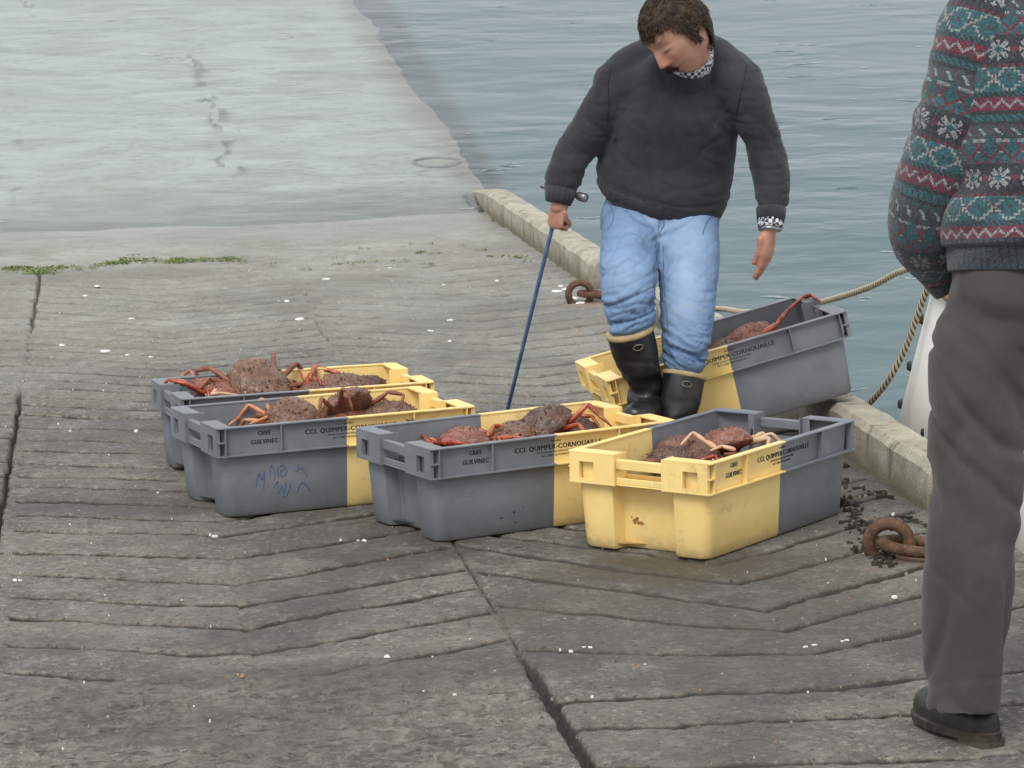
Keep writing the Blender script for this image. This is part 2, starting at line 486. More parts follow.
n.link(tr.outputs[0], tb.inputs[1]); n.link(df.outputs[0], tb.inputs[2])
mx = n.node('ShaderNodeMixShader'); n.link(fr.outputs[0], mx.inputs[0]); n.link(tb.outputs[0], mx.inputs[1]); n.link(gl.outputs[0], mx.inputs[2])
n.link(mx.outputs[0], n.out.inputs['Surface'])
m_water = n.m
bm = bmesh.new()
dl = bm.verts.layers.float.new('depth')
xs = [-900, -60, -20, -8, -3, -1, 0, 1, 2, U_EDGE - .05, U_EDGE + .05, 3.0, 4, 8, 30, 600]
ys = [-40, 0, 10, 16.9, 17.5, 18.5, 20, 24, 30, 40, 60, 90, 200, 1500]
gv = [[None] * len(ys) for _ in xs]
for i, x in enumerate(xs):
    for j, y in enumerate(ys):
        gv[i][j] = q = bm.verts.new((x, y, Z_WATER))
        q[dl] = 3.5 if x > U_EDGE else max(0, min((y - 17.0) * .05, 3.5))
for i in range(len(xs) - 1):
    for j in range(len(ys) - 1):
        if xs[i + 1] <= U_EDGE - .05 and ys[j + 1] <= 16.9: continue
        bm.faces.new((gv[i][j], gv[i + 1][j], gv[i + 1][j + 1], gv[i][j + 1]))
tag(obj('water', bm, m_water), 'rippled grey blue harbour water', 'water', kind='structure')

# ------------------------------------------------------------------ kerbs
n = NT('kerb concrete'); v = n.coord()
c1 = n.mix(n.ramp(n.noise(v, 5, 5, .65), .3, .7), (.30, .275, .215), (.46, .43, .35))
c1 = n.mix(n.math('MULTIPLY', n.ramp(n.noise(n.coord(scale=(1, 1, .25)), 16, 4, .7), .52, .68), .75), c1, (.13, .12, .085))
c1 = n.mix(n.math('MULTIPLY', n.ramp(n.noise(v, 60, 3, .7), .52, .72), .5), c1, (.12, .11, .09))
sx = n.node('ShaderNodeSeparateXYZ'); n.link(v, sx.inputs[0])
low = n.ramp(n.math('ADD', sx.outputs['Z'], n.math('MULTIPLY', n.noise(v, 12, 4), .08)), .13, .04)
c1 = n.mix(n.math('MULTIPLY', low, .8), c1, (.125, .115, .065))
n.bump(n.math('ADD', n.noise(v, 90, 4, .7), n.noise(v, 22, 3, .7)), .6, .006)
m_kerb = n.fin(c1, .9, .3)


def kerb(v0, v1, u0a, u0b, wa, wb, ht, label, seed, taper_end=0):
    N = int((v1 - v0) / .03); bm = bmesh.new(); rings = []
    prof = [(0, -.06), (0, .40), (0, .84), (.16, .99), (.20, 1.0), (.6, 1.0), (.95, 1.0), (1, .95), (1, .3), (1, -.6)]
    for i in range(N + 1):
        t = i / N; v_ = v0 + t * (v1 - v0); u0 = u0a + (u0b - u0a) * t; w = wa + (wb - wa) * t
        ring = []
        for k, (a, b) in enumerate(prof):
            q = noise.noise(Vector((v_ * 6 + seed, a * 2, b * 2))) * .003 + noise.noise(Vector((v_ * 22 + seed, a * 5, b * 5))) * .0022
            chip = max(0, noise.noise(Vector((v_ * 4 + seed * 3, 1.7, .3))) - .26) * .055 if k in (2, 3, 4) else 0
            hh = ht
            if taper_end: hh = ht * (1 - .9 * max(0, (t - taper_end) / (1 - taper_end)) ** 2)
            e = (.012 if i in (0, N) else 0)
            ring.append(bm.verts.new((u0 + a * w + q + chip * .7 + e * (1 - 2 * a), v_ - (v0 + v1) / 2, b * hh + q * .8 - chip - e * (b > .5))))
        rings.append(ring)
    for i in range(N):
        for k in range(len(prof) - 1): bm.faces.new((rings[i][k], rings[i + 1][k], rings[i + 1][k + 1], rings[i][k + 1]))
    bm.faces.new(rings[0]); bm.faces.new(list(reversed(rings[-1])))
    bmesh.ops.recalc_face_normals(bm, faces=bm.faces)
    o = obj('kerb', bm, m_kerb, smooth=28)
    mm = M_SLIP.to_4x4(); mm.translation = S(0, (v0 + v1) / 2, 0); o.matrix_world = mm
    return tag(o, label, 'kerb', 'concrete kerbs along the slip edge')


kerb(13.86, 18.25, 2.288, 2.262, .130, .125, .132, 'pale concrete kerb beyond the man, ending at the water', 2.0, .72)
kerb(8.62, 12.75, 2.368, 2.335, .118, .112, .142, 'weathered concrete kerb under the tilted crate beside the boat', 7.0)

# ------------------------------------------------------------------ fish crates
def crate_mat(yellow_left):
    n = NT('crate plastic'); v = n.coord()
    sx = n.node('ShaderNodeSeparateXYZ'); n.link(v, sx.inputs[0])
    w = n.math('ADD', sx.outputs['X'], n.math('MULTIPLY', n.noise(v, 4, 2), .006))
    half = n.math('GREATER_THAN' if not yellow_left else 'LESS_THAN', w, .003)
    g = n.mix(n.ramp(n.noise(v, 7, 4, .6), .3, .7), (.155, .168, .186), (.200, .212, .230))
    y = n.mix(n.ramp(n.noise(v, 6, 4, .6), .3, .7), (.87, .62, .22), (.93, .70, .29))
    col = n.mix(half, g, y)
    scr = n.ramp(n.noise(n.coord(scale=(1, 1, 7), rot=(.2, .3, 0)), 26, 4, .75), .60, .72)
    col = n.mix(n.math('MULTIPLY', scr, .30), col, (.42, .40, .36))
    dirt = n.ramp(n.noise(v, 11, 5, .7), .56, .74)
    col = n.mix(n.math('MULTIPLY', dirt, .35), col, (.13, .10, .06))
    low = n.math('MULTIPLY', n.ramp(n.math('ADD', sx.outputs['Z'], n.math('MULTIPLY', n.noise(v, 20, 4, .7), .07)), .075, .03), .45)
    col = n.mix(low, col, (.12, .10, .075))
    n.bump(n.noise(v, 60, 3, .6), .08, .002)
    return n.fin(col, n.ramp(n.noise(v, 9, 3), .3, .7, .38, .58), .4)


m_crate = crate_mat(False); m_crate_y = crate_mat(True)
CL, CW, CH = .80, .4513, .267
HX_T, HX_B, HY_T, HY_B = .386, .368, .2115, .198
Y_REC = .086


def plan(hx, hy, rec, rad=.028):
    """half of the outline, counter-clockwise, with the hand recess in the short ends"""
    pts = []
    def arc(cx, cy, a0):
        for k in range(6):
            a = R(a0 + 90 * k / 5); pts.append((cx + rad * math.cos(a), cy + rad * math.sin(a), 0))
    ch = .010
    for s in (1, -1):
        loc = len(pts)
        pts += [(s * hx, s * -(Y_REC + ch + .006), 0), (s * (hx - .004), s * -(Y_REC + ch), 0), (s * (hx - rec + .004), s * -Y_REC, 1), (s * (hx - rec), s * -(Y_REC - .005), 1),
                (s * (hx - rec), 0, 1), (s * (hx - rec), s * (Y_REC - .005), 1), (s * (hx - rec + .004), s * Y_REC, 1), (s * (hx - .004), s * (Y_REC + ch), 0), (s * hx, s * (Y_REC + ch + .006), 0)]
        if s == 1: arc(hx - rad, hy - rad, 0); pts.append((0, hy, 0)); arc(-(hx - rad), hy - rad, 90)
        else: arc(-(hx - rad), -(hy - rad), 180); pts.append((0, -hy, 0)); arc(hx - rad, -(hy - rad), 270)
    return pts


def make_tub():
    bm = bmesh.new(); loops = []
    REC = .046; th = .005; zr = .205
    def loop(z, inset, top=None):
        t = (z if top is None else top) / CH
        hx = HX_B + (HX_T - HX_B) * t - inset; hy = HY_B + (HY_T - HY_B) * t - inset
        L = []
        for (x, y, r_) in plan(hx, hy, REC):
            zz = z
            if top is not None: zz = zr if r_ else top
            L.append(bm.verts.new((x, y, zz)))
        return L
    loops = [loop(0, .012), loop(.002, .004), loop(.010, 0), loop(.10, 0), loop(.19, 0), loop(0, 0, CH - .0035), loop(0, th, CH - .0035), loop(.19, th), loop(.10, th), loop(.016, th + .002)]
    nn = len(loops[0])
    for i in range(len(loops) - 1):
        for j in range(nn): bm.faces.new((loops[i][j], loops[i][(j + 1) % nn], loops[i + 1][(j + 1) % nn], loops[i + 1][j]))
    bm.faces.new(list(reversed(loops[0]))); bm.faces.new(loops[-1])
    bmesh.ops.triangulate(bm, faces=[f for f in bm.faces if len(f.verts) > 4])
    return bm


def make_rim():
    bm = bmesh.new(); T = CH; zb = .182; t = .0035
    X, Y = CL / 2, CW / 2
    yw = HY_T + .001
    for s in (1, -1):
        ya, yb = sorted((s * (yw - .008), s * Y))
        box(bm, -X + .012, X - .012, ya, yb, T - t, T)                       # top lip
        ya, yb = sorted((s * (yw - .004), s * Y))
        box(bm, -X + .012, X - .012, ya, yb, zb, zb + t)                     # bottom lip
        for x in (-.372, -.205, 0, .205, .372):
            if x == 0: continue
            ya, yb = sorted((s * (yw - .003), s * (Y - .0012)))
            box(bm, x - .0017, x + .0017, ya, yb, zb + t, T - t)
        for q in (1, -1):                                                    # little shelf in the corner cells
            xa, xb = sorted((q * .374, q * (X - .004)))
            ya, yb = sorted((s * (yw - .003), s * (Y - .002)))
            box(bm, xa, xb, ya, yb, zb + .040, zb + .043)
            # corner filler
            xa, xb = sorted((q * (X - .0125), q * (X - .0005)))
            ya, yb = sorted((s * (Y - .030), s * (Y - .0085)))
            box(bm, xa, xb, ya, yb, zb + .0005, T - .0004)
            # end block: face plate with a square pocket
            y0, y1, h0, h1 = .077, Y - .030, .140, .186
            z0, z1 = zb + .012, T - .026
            px0, px1 = sorted((q * (X - .0045), q * (X - .0004)))
            def bx(a, b, c, d):
                ya, yb = sorted((s * a, s * b)); box(bm, px0, px1, ya, yb, c, d)
            bx(y0, h0, zb + .0006, T - .0006); bx(h1, y1, zb + .0006, T - .0006); bx(h0, h1, zb + .0006, z0); bx(h0, h1, z1, T - .0006)
            # pocket lining
            bxs = sorted((q * (X - .0046), q * (X - .013)))
            ya, yb = sorted((s * (h0 - .002), s * (h1 + .002)))
            box(bm, bxs[0], bxs[1], ya, yb, z0 - .003, z0 - .0002); box(bm, bxs[0], bxs[1], ya, yb, z1 + .0002, z1 + .003)
            for hh in (h0 - .0022, h1 + .0002):
                ya, yb = sorted((s * hh, s * (hh + .002))); box(bm, bxs[0], bxs[1], ya, yb, z0 - .003, z1 + .003)
            # top and bottom plates of the block and its inner cheek
            xa, xb = sorted((q * .352, q * (X - .0001)))
            ya, yb = sorted((s * .0772, s * (yw - .0085)))
            box(bm, xa, xb, ya, yb, T - t + .0004, T + .0004)
            xa, xb = sorted((q * .380, q * (X - .0001)))
            ya, yb = sorted((s * .0772, s * (Y - .0086)))
            box(bm, xa, xb, ya, yb, zb + .0001, zb + t)
            xa, xb = sorted((q * .3385, q * (X - .0002)))
            ya, yb = sorted((s * .0738, s * .0771)); box(bm, xa, xb, ya, yb, zb - .001, T - .0002)
            xa, xb = sorted((q * .3525, q * .3555))
            ya, yb = sorted((s * .0772, s * .1005)); box(bm, xa, xb, ya, yb, T - .045, T - t)
        # inside stiffeners
    # chamfer of the outer corners of the lips
    for s in (1, -1):
        for q in (1, -1):
            for z0, z1 in ((T - t, T), (zb, zb + t)):
                pts = [(q * (X - .0121), s * (Y - .0305)), (q * X, s * (Y - .0305)), (q * X, s * (Y - .012)), (q * (X - .0035), s * (Y - .0035)), (q * (X - .0121), s * Y)]
                if s * q < 0: pts.reverse()
                lo = [bm.verts.new((x, y, z0 + .0002)) for x, y in pts]; hi = [bm.verts.new((x, y, z1 - .0002)) for x, y in pts]
                bm.faces.new(list(reversed(lo))); bm.faces.new(hi)
                for j in range(5): bm.faces.new((lo[j], lo[(j + 1) % 5], hi[(j + 1) % 5], hi[j]))
    return bm


def make_grip(q):
    bm = bmesh.new(); T = CH; zb = .182
    xa, xb = sorted((q * .374, q * .392)); box(bm, xa, xb, -.0737, .0737, T - .041, T - .014)
    xa, xb = sorted((q * .3405, q * .391)); box(bm, xa, xb, -.0736, .0736, zb - .0005, zb + .004)
    xa, xb = sorted((q * .387, q * .3905)); box(bm, xa, xb, -.0736, .0736, zb + .004, zb + .022)
    bmesh.ops.bevel(bm, geom=list(bm.edges), offset=.002, segments=1, affect='EDGES')
    return bm


def text_mesh(lines, name, extrude=.00025):
    """lines: (text, x, z, size, align, stretch) in the plane of the collar wall"""
    bm = bmesh.new()
    dg = bpy.context.evaluated_depsgraph_get()
    for body, x, z, size, al, stx, bold, dep in [(*l_[:1], l_[1] + k_ * l_[6], l_[2], l_[3], l_[4], l_[5], 0, k_) for l_ in lines for k_ in ((-1, 0, 1) if l_[6] > .0002 else (0,))]:
        cu = bpy.data.curves.new('t', 'FONT'); cu.body = body; cu.size = size; cu.align_x = al; cu.extrude = extrude; cu.offset = bold
        cu.resolution_u = 2; cu.space_character = 1.08
        o = bpy.data.objects.new('t', cu); COL.objects.link(o)
        dg.update(); mesh = bpy.data.meshes.new_from_object(o.evaluated_get(dg))
        bm2 = bmesh.new(); bm2.from_mesh(mesh)
        bmesh.ops.transform(bm2, matrix=Matrix.Translation((x, dep * -.00006, z)) @ Matrix.Rotation(R(90), 4, 'X') @ Matrix.Diagonal((stx, 1, 1, 1)), verts=bm2.verts)
        tmp = bpy.data.meshes.new('t2'); bm2.to_mesh(tmp); bm2.free(); bm.from_mesh(tmp)
        bpy.data.objects.remove(o); bpy.data.curves.remove(cu); bpy.data.meshes.remove(mesh); bpy.data.meshes.remove(tmp)
    return bm


n = NT('black print'); v = n.coord(); m_print = n.fin((.018, .018, .02), .6, .3)
YP = -(HY_T + .0006)
T1 = [('CCI. QUIMPER-CORNOUAILLE', .012, .2265, .0195, 'CENTER', 1.0, .0005),
      ('PROPRIETE', .005, .2465, .0062, 'CENTER', 1.0, .0001),
      ('TOUTE UTILISATION NON AUTORISEE', .005, .2165, .0068, 'CENTER', 1.0, .0001),
      ("FAIT L'OBJET DE POURSUITES", .005, .2065, .0068, 'CENTER', 1.0, .0001)]
T2 = [('CRIEE', -.252, .2360, .017, 'CENTER', .84, .0004), ('GUILVINEC', -.252, .2110, .0185, 'CENTER', .84, .0004)]


def make_crate(name='fish_crate', flip=False):
    root = empty(name)
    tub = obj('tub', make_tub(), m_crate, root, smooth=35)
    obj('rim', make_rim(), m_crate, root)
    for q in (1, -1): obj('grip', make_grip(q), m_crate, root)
    for ang in (0, 180):
        for T_ in (T1, T2):
            bm = text_mesh(T_, 't')
            for q in bm.verts: q.co.y += (HY_T - HY_B) * (1 - q.co.z / CH)
            bmesh.ops.transform(bm, matrix=Matrix.Rotation(R(ang), 4, 'Z') @ Matrix.Translation((0, YP, 0)), verts=bm.verts)
            obj('printed_lettering', bm, m_print, root)
    return root


proto = make_crate()
CRATES = []
G_CR = 'two tone fish crates of spider crabs'
for i, (x, y, z, rx, ry, rz, yl, lab) in enumerate([
        (-.687, 9.786, 0, 0, 0, .314, False, 'grey and yellow fish crate furthest from the camera, half hidden behind its twin'),
        (-.563, 9.262, 0, 0, 0, .403, False, 'grey and yellow fish crate with blue scribble on its grey side'),
        (.010, 8.885, 0, 0, 0, .522, False, 'middle fish crate, grey end to the left, green weed sprig inside'),
        (.557, 8.644, 0, 0, 0, .964, True, 'fish crate nearest the camera, rust spotted yellow end in front'),
        (.689, 10.03, .0865, 0, -.234, .201, True, 'tilted fish crate propped on the kerb behind the man')]):
    c_ = proto if i == 0 else copy_tree(proto)
    M = M_PL.to_4x4() @ Matrix.Translation((x, y, z + .002)) @ Matrix.Rotation(rz, 4, 'Z') @ Matrix.Rotation(ry, 4, 'Y') @ Matrix.Rotation(rx, 4, 'X')
    c_.matrix_world = M
    tag(c_, lab, 'fish crate', G_CR)
    if yl:
        for ch in c_.children:
            if ch.name.split('.')[0] != 'printed_lettering':
                ch.material_slots[0].link = 'OBJECT'; ch.material_slots[0].material = m_crate_y
    CRATES.append(c_)

# rust on the nearest crate, dirt specks on the middle one, marker on the second
def blotch(parent, name, mat, M, blobs, thick=.0006):
    bm = bmesh.new()
    for (x, y, r_) in blobs:
        N = 14; ring = []
        ph = random.random() * 9
        for k in range(N):
            a = 2 * math.pi * k / N; rr = r_ * (.7 + .6 * noise.noise(Vector((math.cos(a) * 1.5 + ph, math.sin(a) * 1.5, ph))) + .15)
            ring.append((x + rr * math.cos(a), y + rr * math.sin(a)))
        lo = [bm.verts.new((a, b, 0)) for a, b in ring]; hi = [bm.verts.new((x + (a - x) * .9, y + (b - y) * .9, thick)) for a, b in ring]
        bm.faces.new(hi)
        for k in range(N): bm.faces.new((lo[k], lo[(k + 1) % N], hi[(k + 1) % N], hi[k]))
    bmesh.ops.transform(bm, matrix=M, verts=bm.verts)
    return obj(name, bm, mat, parent)


def end_wall(y, z, q=-1):
    """matrix on the recessed short end wall (x = q*...), local x along y"""
    t = z / CH; hx = HX_B + (HX_T - HX_B) * t - .046
    return Matrix.Translation((q * (hx + .0005), y, z)) @ Matrix.Rotation(R(-94 if q < 0 else 94), 4, 'Y') @ Matrix.Rotation(R(90), 4, 'Z')


def side_wall(x, z):
    t = z / CH; hy = HY_B + (HY_T - HY_B) * t
    return Matrix.Translation((x, -(hy + .0002), z)) @ Matrix.Rotation(R(90 + 2.9), 4, 'X')


m_rust_st = simple('rust stain', (.30, .12, .02), (.42, .2, .05), 60, .8, .1)
blotch(CRATES[3], 'rust_stain', m_rust_st, end_wall(.055, .075), [(random.gauss(0, .012), random.gauss(0, .006), random.uniform(.002, .006)) for _ in range(16)])
m_speck = simple('dark dirt', (.03, .025, .02), (.06, .05, .04), 60, .8, .1)
for s_ in ((0, 0, .004), (-.04, -.012, .0035), (.005, -.03, .003), (.03, .01, .002)): blotch(CRATES[2], 'dirt_speck', m_speck, side_wall(-.13, .06), [s_])
m_mark = simple('blue marker', (.085, .135, .26), (.12, .17, .27), 60, .6, 0)
bm = bmesh.new()
for sx, sz, pts in [(0, .045, [(0, -.02), (.008, .02), (.018, .0), (.026, .022), (.022, -.024)]), (.042, .062, [(0, -.01), (.004, .022), (.016, .002), (.012, -.022)]),
                    (.066, .062, [(.004, -.012), (.0, .012), (.016, .020), (.026, .0), (.014, -.012), (.008, .004), (.018, .006)]), (.052, .018, [(0, .0), (.012, .018), (.016, -.016), (.026, .008), (.03, -.028)]),
                    (.086, .012, [(.004, .02), (.0, -.022), (.012, -.006), (.018, .016)]), (.122, .066, [(.008, .014), (.0, -.004), (.016, .004), (.034, -.022)]), (.124, .012, [(.0, -.01), (.012, .014), (.028, .006), (.04, -.014)])]:
    sp = spline([(sx + a, b + sz, .0006) for a, b in pts], 5)
    tube(bm, sp, [.0016] * len(sp), (0, 0, 1), 5, cap=False)
bmesh.ops.transform(bm, matrix=side_wall(-.28, .06), verts=bm.verts)
obj('marker_scribble', bm, m_mark, CRATES[1])

# ================================================================== CRABS
def shell_mat(name, a, b, c, hair):
    n = NT(name); v = n.coord()
    col = n.mix(n.ramp(n.noise(v, 26, 4, .65), .32, .68), a, b)
    col = n.mix(n.math('MULTIPLY', n.ramp(n.noise(v, 75, 4, .7), .5, .66), .75), col, c)
    col = n.mix(n.math('MULTIPLY', n.ramp(n.noise(v, 14, 4, .7), .54, .7), hair), col, (.045, .032, .018))
    sp = n.ramp(n.voro(v, 150), .12, .22, 1, 0)
    col = n.mix(n.math('MULTIPLY', sp, n.ramp(n.noise(v, 30, 2), .5, .62, 0, .8)), col, (.5, .42, .34))
    n.bump(n.math('ADD', n.voro(v, 130), n.noise(v, 220, 3, .7)), .6, .003)
    return n.fin(col, n.ramp(n.noise(v, 40, 3), .35, .65, .22, .7), .6)


m_shell = [shell_mat('brown spider crab shell', (.100, .047, .027), (.195, .094, .056), (.27, .155, .10), .6),
           shell_mat('reddish spider crab shell', (.165, .052, .032), (.25, .092, .056), (.33, .18, .13), .45),
           shell_mat('dark spider crab shell', (.055, .028, .020), (.12, .055, .036), (.18, .09, .06), .6)]
m_leg = [simple('red crab leg', (.22, .022, .012), (.44, .095, .032), 45, .28, .4, 160, .002, .6),
         simple('orange crab leg', (.46, .15, .055), (.58, .27, .13), 35, .38, .4, 160, .002, .5),
         simple('brown crab leg', (.14, .045, .026), (.27, .095, .055), 40, .45, .5, 160, .002, .45),
         simple('pale crab leg', (.55, .30, .17), (.62, .42, .27), 35, .42, .4, 160, .002, .45)]


def limb_bm(pts, rads, seed):
    bm = bmesh.new()
    P = []; Q = []
    for i in range(len(pts) - 1):                 # swollen segments with pinched joints
        a, b = Vector(pts[i]), Vector(pts[i + 1]); ra, rb = rads[i], rads[i + 1]
        for t, k in ((.03, .72), (.14, 1.0), (.5, 1.06), (.85, .98), (.96, .70)):
            w = Vector((noise.noise(Vector((seed, i, t))), noise.noise(Vector((seed, i + 5, t))), 0)) * .0015
            P.append(a.lerp(b, t) + w); Q.append((ra + (rb - ra) * t) * k)
    P.append(Vector(pts[-1])); Q.append(rads[-1] * .5)
    tube(bm, P, Q, None, 8)
    return bm


def pincer_bm(base, d, n_, r_):
    bm = bmesh.new(); d = d.normalized(); s = d.cross(n_).normalized()
    L = r_ * 7
    P = [base, base + d * L * .2, base + d * L * .5, base + d * L * .62]
    tube(bm, P, [(r_ * .7, r_ * .6), (r_ * 1.25, r_ * .9), (r_ * 1.35, r_ * .95), (r_ * .9, r_ * .7)], s, 8)
    for q in (1, -1):
        b0 = base + d * L * .55 + s * (q * r_ * .55)
        tube(bm, [b0, b0 + d * L * .22 + s * (q * r_ * .5), b0 + d * L * .46 - s * (q * r_ * .15)], [r_ * .55, r_ * .45, r_ * .16], s, 6)
    return bm


def make_crab(seed, sm, lm, cm):
    rr = random.Random(seed)
    bm = bmesh.new(); bmesh.ops.create_icosphere(bm, subdivisions=5, radius=1)
    for q in bm.verts:
        x, y, z = q.co
        wy = 1 - .30 * max(0, y) ** 1.5                       # narrows towards the rostrum
        ed = abs(math.atan2(x, y))
        p_ = Vector((x * .064 * wy, y * .076 + (.012 * max(0, y) ** 6), (z * .041 if z > 0 else z * .020) + .02))
        lump = noise.noise(Vector((x * 2.2 + seed, y * 2.2, z * 2.2))) * .003 + (noise.noise(Vector((x * 7 + seed, y * 7, z * 7)))) * .0018
        if z > -.1: lump += max(0, noise.noise(Vector((x * 15 + seed, y * 15, z * 15)))) ** 1.5 * .007
        rim = max(0, 1 - abs(z) * 3.2) * (.5 + .5 * math.cos(ed * 11)) ** 4
        lump += rim * .0065
        q.co = p_ + Vector((x, y, z)).normalized() * lump
    for s in (1, -1):                                         # two horns of the rostrum
        tube(bm, [(s * .006, .062, .026), (s * .010, .080, .030), (s * .014, .090, .033)], [.006, .004, .001], None, 6)
    for k in range(70):                                       # spines over the back
        a = rr.uniform(0, 2 * math.pi); e = rr.uniform(.05, 1.2)
        d = Vector((math.cos(a) * math.cos(e), math.sin(a) * math.cos(e), math.sin(e)))
        b0 = Vector((d.x * .061, d.y * .072, d.z * .041 + .02)); h_ = rr.uniform(.003, .0065)
        tube(bm, [b0, b0 + d * h_], [.0028, .0005], None, 4)
    root = obj('spider_crab', bm, sm, smooth=180)
    # legs
    for s in (1, -1):
        for k in range(4):
            a = R(42 - 34 * k + rr.uniform(-10, 10)); out = Vector((s * math.cos(a), math.sin(a), 0))
            b0 = Vector((s * .052, .036 - .023 * k, .012))
            up1 = rr.uniform(-.1, .38); bend = rr.uniform(-.9, .9)
            side = Vector((-out.y, out.x, 0))
            l1 = rr.uniform(.050, .068); p1 = b0 + (out + Vector((0, 0, up1))).normalized() * l1
            p2 = p1 + (out * rr.uniform(.0, .8) + side * bend + Vector((0, 0, rr.uniform(-1.0, -.15)))).normalized() * rr.uniform(.040, .055)
            p3 = p2 + (out * rr.uniform(-.8, .5) + side * bend * .7 + Vector((0, 0, rr.uniform(-1.0, .1)))).normalized() * .045
            obj('leg', limb_bm([b0, p1, p2, p3], [.0062, .0054, .0044, .0018], seed + k), lm, root, smooth=180)
        b0 = Vector((s * .034, .050, .012)); out = Vector((s * .7, .8, .10)).normalized()
        p1 = b0 + out * .05; d2 = Vector((-s * rr.uniform(.1, .7), rr.uniform(.3, .9), rr.uniform(-.5, .12))).normalized()
        p2 = p1 + d2 * .045
        cl = obj('claw', limb_bm([b0, p1, p2], [.0075, .0085, .008], seed + 9), cm, root, smooth=180)
        obj('pincer', pincer_bm(p2, d2 + Vector((0, 0, -.25)), Vector((0, 0, 1)), .0085), cm, cl, smooth=180)
    return root


CRAB = [make_crab(3, m_shell[0], m_leg[2], m_leg[0]), make_crab(14, m_shell[0], m_leg[1], m_leg[1]), make_crab(23, m_shell[1], m_leg[0], m_leg[0]),
        make_crab(31, m_shell[2], m_leg[0], m_leg[2]), make_crab(47, m_shell[1], m_leg[3], m_leg[3]), make_crab(55, m_shell[0], m_leg[0], m_leg[0])]
used = [False] * len(CRAB)


def in_crate(cr, px, py, h):
    """crate-local point seen at a photo pixel, h above the crate floor"""
    Mi = cr.matrix_world.inverted()
    o = Mi @ CO; d = (Mi.to_3x3() @ (CF + CR * ((px - 512) / FPX) - CU * ((py - 384) / FPX)))
    return o + d * ((h - o.z) / d.z)


G_A, G_B, G_C, G_D, G_E = ('crabs in the furthest crate', 'crabs in the scribbled crate', 'crabs in the middle crate', 'crabs in the nearest crate', 'crabs in the tilted crate')
CR_LIST = [  # crate, px, py, h, size, heading, pitch, roll, kind, label
    (0, 206, 383, .225, 1.35, 60, 25, 10, 2, 'reddish brown crab at the grey left corner of the furthest crate'),
    (0, 250, 373, .262, 1.6, 200, -35, 5, 0, 'largest brown crab, heaped highest in the furthest crate'),
    (0, 302, 384, .205, 1.05, 120, 10, -25, 0, 'brown crab at the colour boundary of the furthest crate, left of the red claws'),
    (0, 318, 383, .205, .95, 20, 55, 0, 2, 'red clawed crab reaching upward in the yellow half of the furthest crate'),
    (0, 339, 380, .222, 1.2, 250, -8, 12, 0, 'second crab from the right in the furthest crate'),
    (0, 367, 381, .212, 1.15, 310, 6, 8, 3, 'rightmost low brown crab in the furthest crate'),
    (1, 268, 403, .232, 1.35, 160, -22, -10, 1, 'shaggy brown crab with orange legs in the grey half of the scribbled crate'),
    (1, 338, 400, .245, 1.35, 35, -42, 12, 0, 'round brown crab tipped upright in the yellow half of the scribbled crate'),
    (1, 330, 412, .200, 1.20, 290, 3, 4, 2, 'low smooth reddish crab at the front rim of the scribbled crate'),
    (1, 372, 408, .207, 1.05, 90, 12, -10, 5, 'red legged crab in the yellow half of the scribbled crate, second from the right'),
    (1, 404, 407, .208, 1.25, 210, -3, 5, 0, 'rightmost flat brown crab in the scribbled crate'),
    (2, 447, 434, .215, 1.3, 330, -14, 8, 2, 'leftmost pinkish crab with bright red legs in the middle crate'),
    (2, 478, 438, .195, .95, 250, 20, -20, 2, 'bright red crab at the front rim of the middle crate'),
    (2, 508, 430, .216, 1.2, 160, 6, -8, 5, 'brown crab with raised red legs at the centre of the middle crate'),
    (2, 545, 421, .240, 1.4, 100, -24, 6, 3, 'dark brown crab standing highest in the middle crate'),
    (2, 583, 420, .212, 1.15, 25, 18, 10, 3, 'rightmost dark red crab with looped legs in the middle crate'),
    (1, 298, 414, .208, 1.1, 140, 4, -6, 5, 'brown crab with red legs between the shaggy crab and the smooth reddish crab, scribbled crate'),
    (2, 530, 433, .206, 1.0, 70, 8, 4, 2, 'small reddish crab at the front rim below the dark crab, middle crate'),
    (3, 652, 452, .200, 1.05, 60, 5, 6, 3, 'dark crab in the front left of the nearest crate'),
    (3, 682, 449, .205, 1.4, 250, -6, 6, 0, 'flat brown crab at the front rim of the nearest crate'),
    (3, 727, 440, .215, 1.3, 320, -16, -8, 4, 'tan crab with pale legs beside the grey half of the nearest crate'),
    (4, 745, 334, .205, 1.35, 80, -10, 6, 2, 'reddish crab in the grey half of the tilted crate, one long leg over the rim'),
    (4, 718, 343, .190, 1.10, 200, 4, 6, 0, 'brown crab beside the blue jeans in the tilted crate'),
    (4, 662, 367, .190, 1.10, 300, 5, 8, 3, 'dark crab seen between the boots in the tilted crate'),
]
GR = [G_A, G_B, G_C, G_D, G_E]
CRABS = []
for (ci, px, py, h, sz, hd, pt, rl, kd, lab) in CR_LIST:
    cr = CRATES[ci]; p_ = in_crate(cr, px, py, h)
    c_ = CRAB[kd] if not used[kd] else copy_tree(CRAB[kd]); used[kd] = True
    p_.x = max(-.275, min(.275, p_.x)); p_.y = max(-.13, min(.13, p_.y))
    M = Matrix.Translation(p_ - Vector((0, 0, .03 * sz))) @ Matrix.Rotation(R(hd), 4, 'Z') @ Matrix.Rotation(R(pt), 4, 'X') @ Matrix.Rotation(R(rl), 4, 'Y') @ Matrix.Scale(sz * .92, 4)
    c_.matrix_world = cr.matrix_world @ M
    tag(c_, lab, 'spider crab', GR[ci]); CRABS.append(c_)


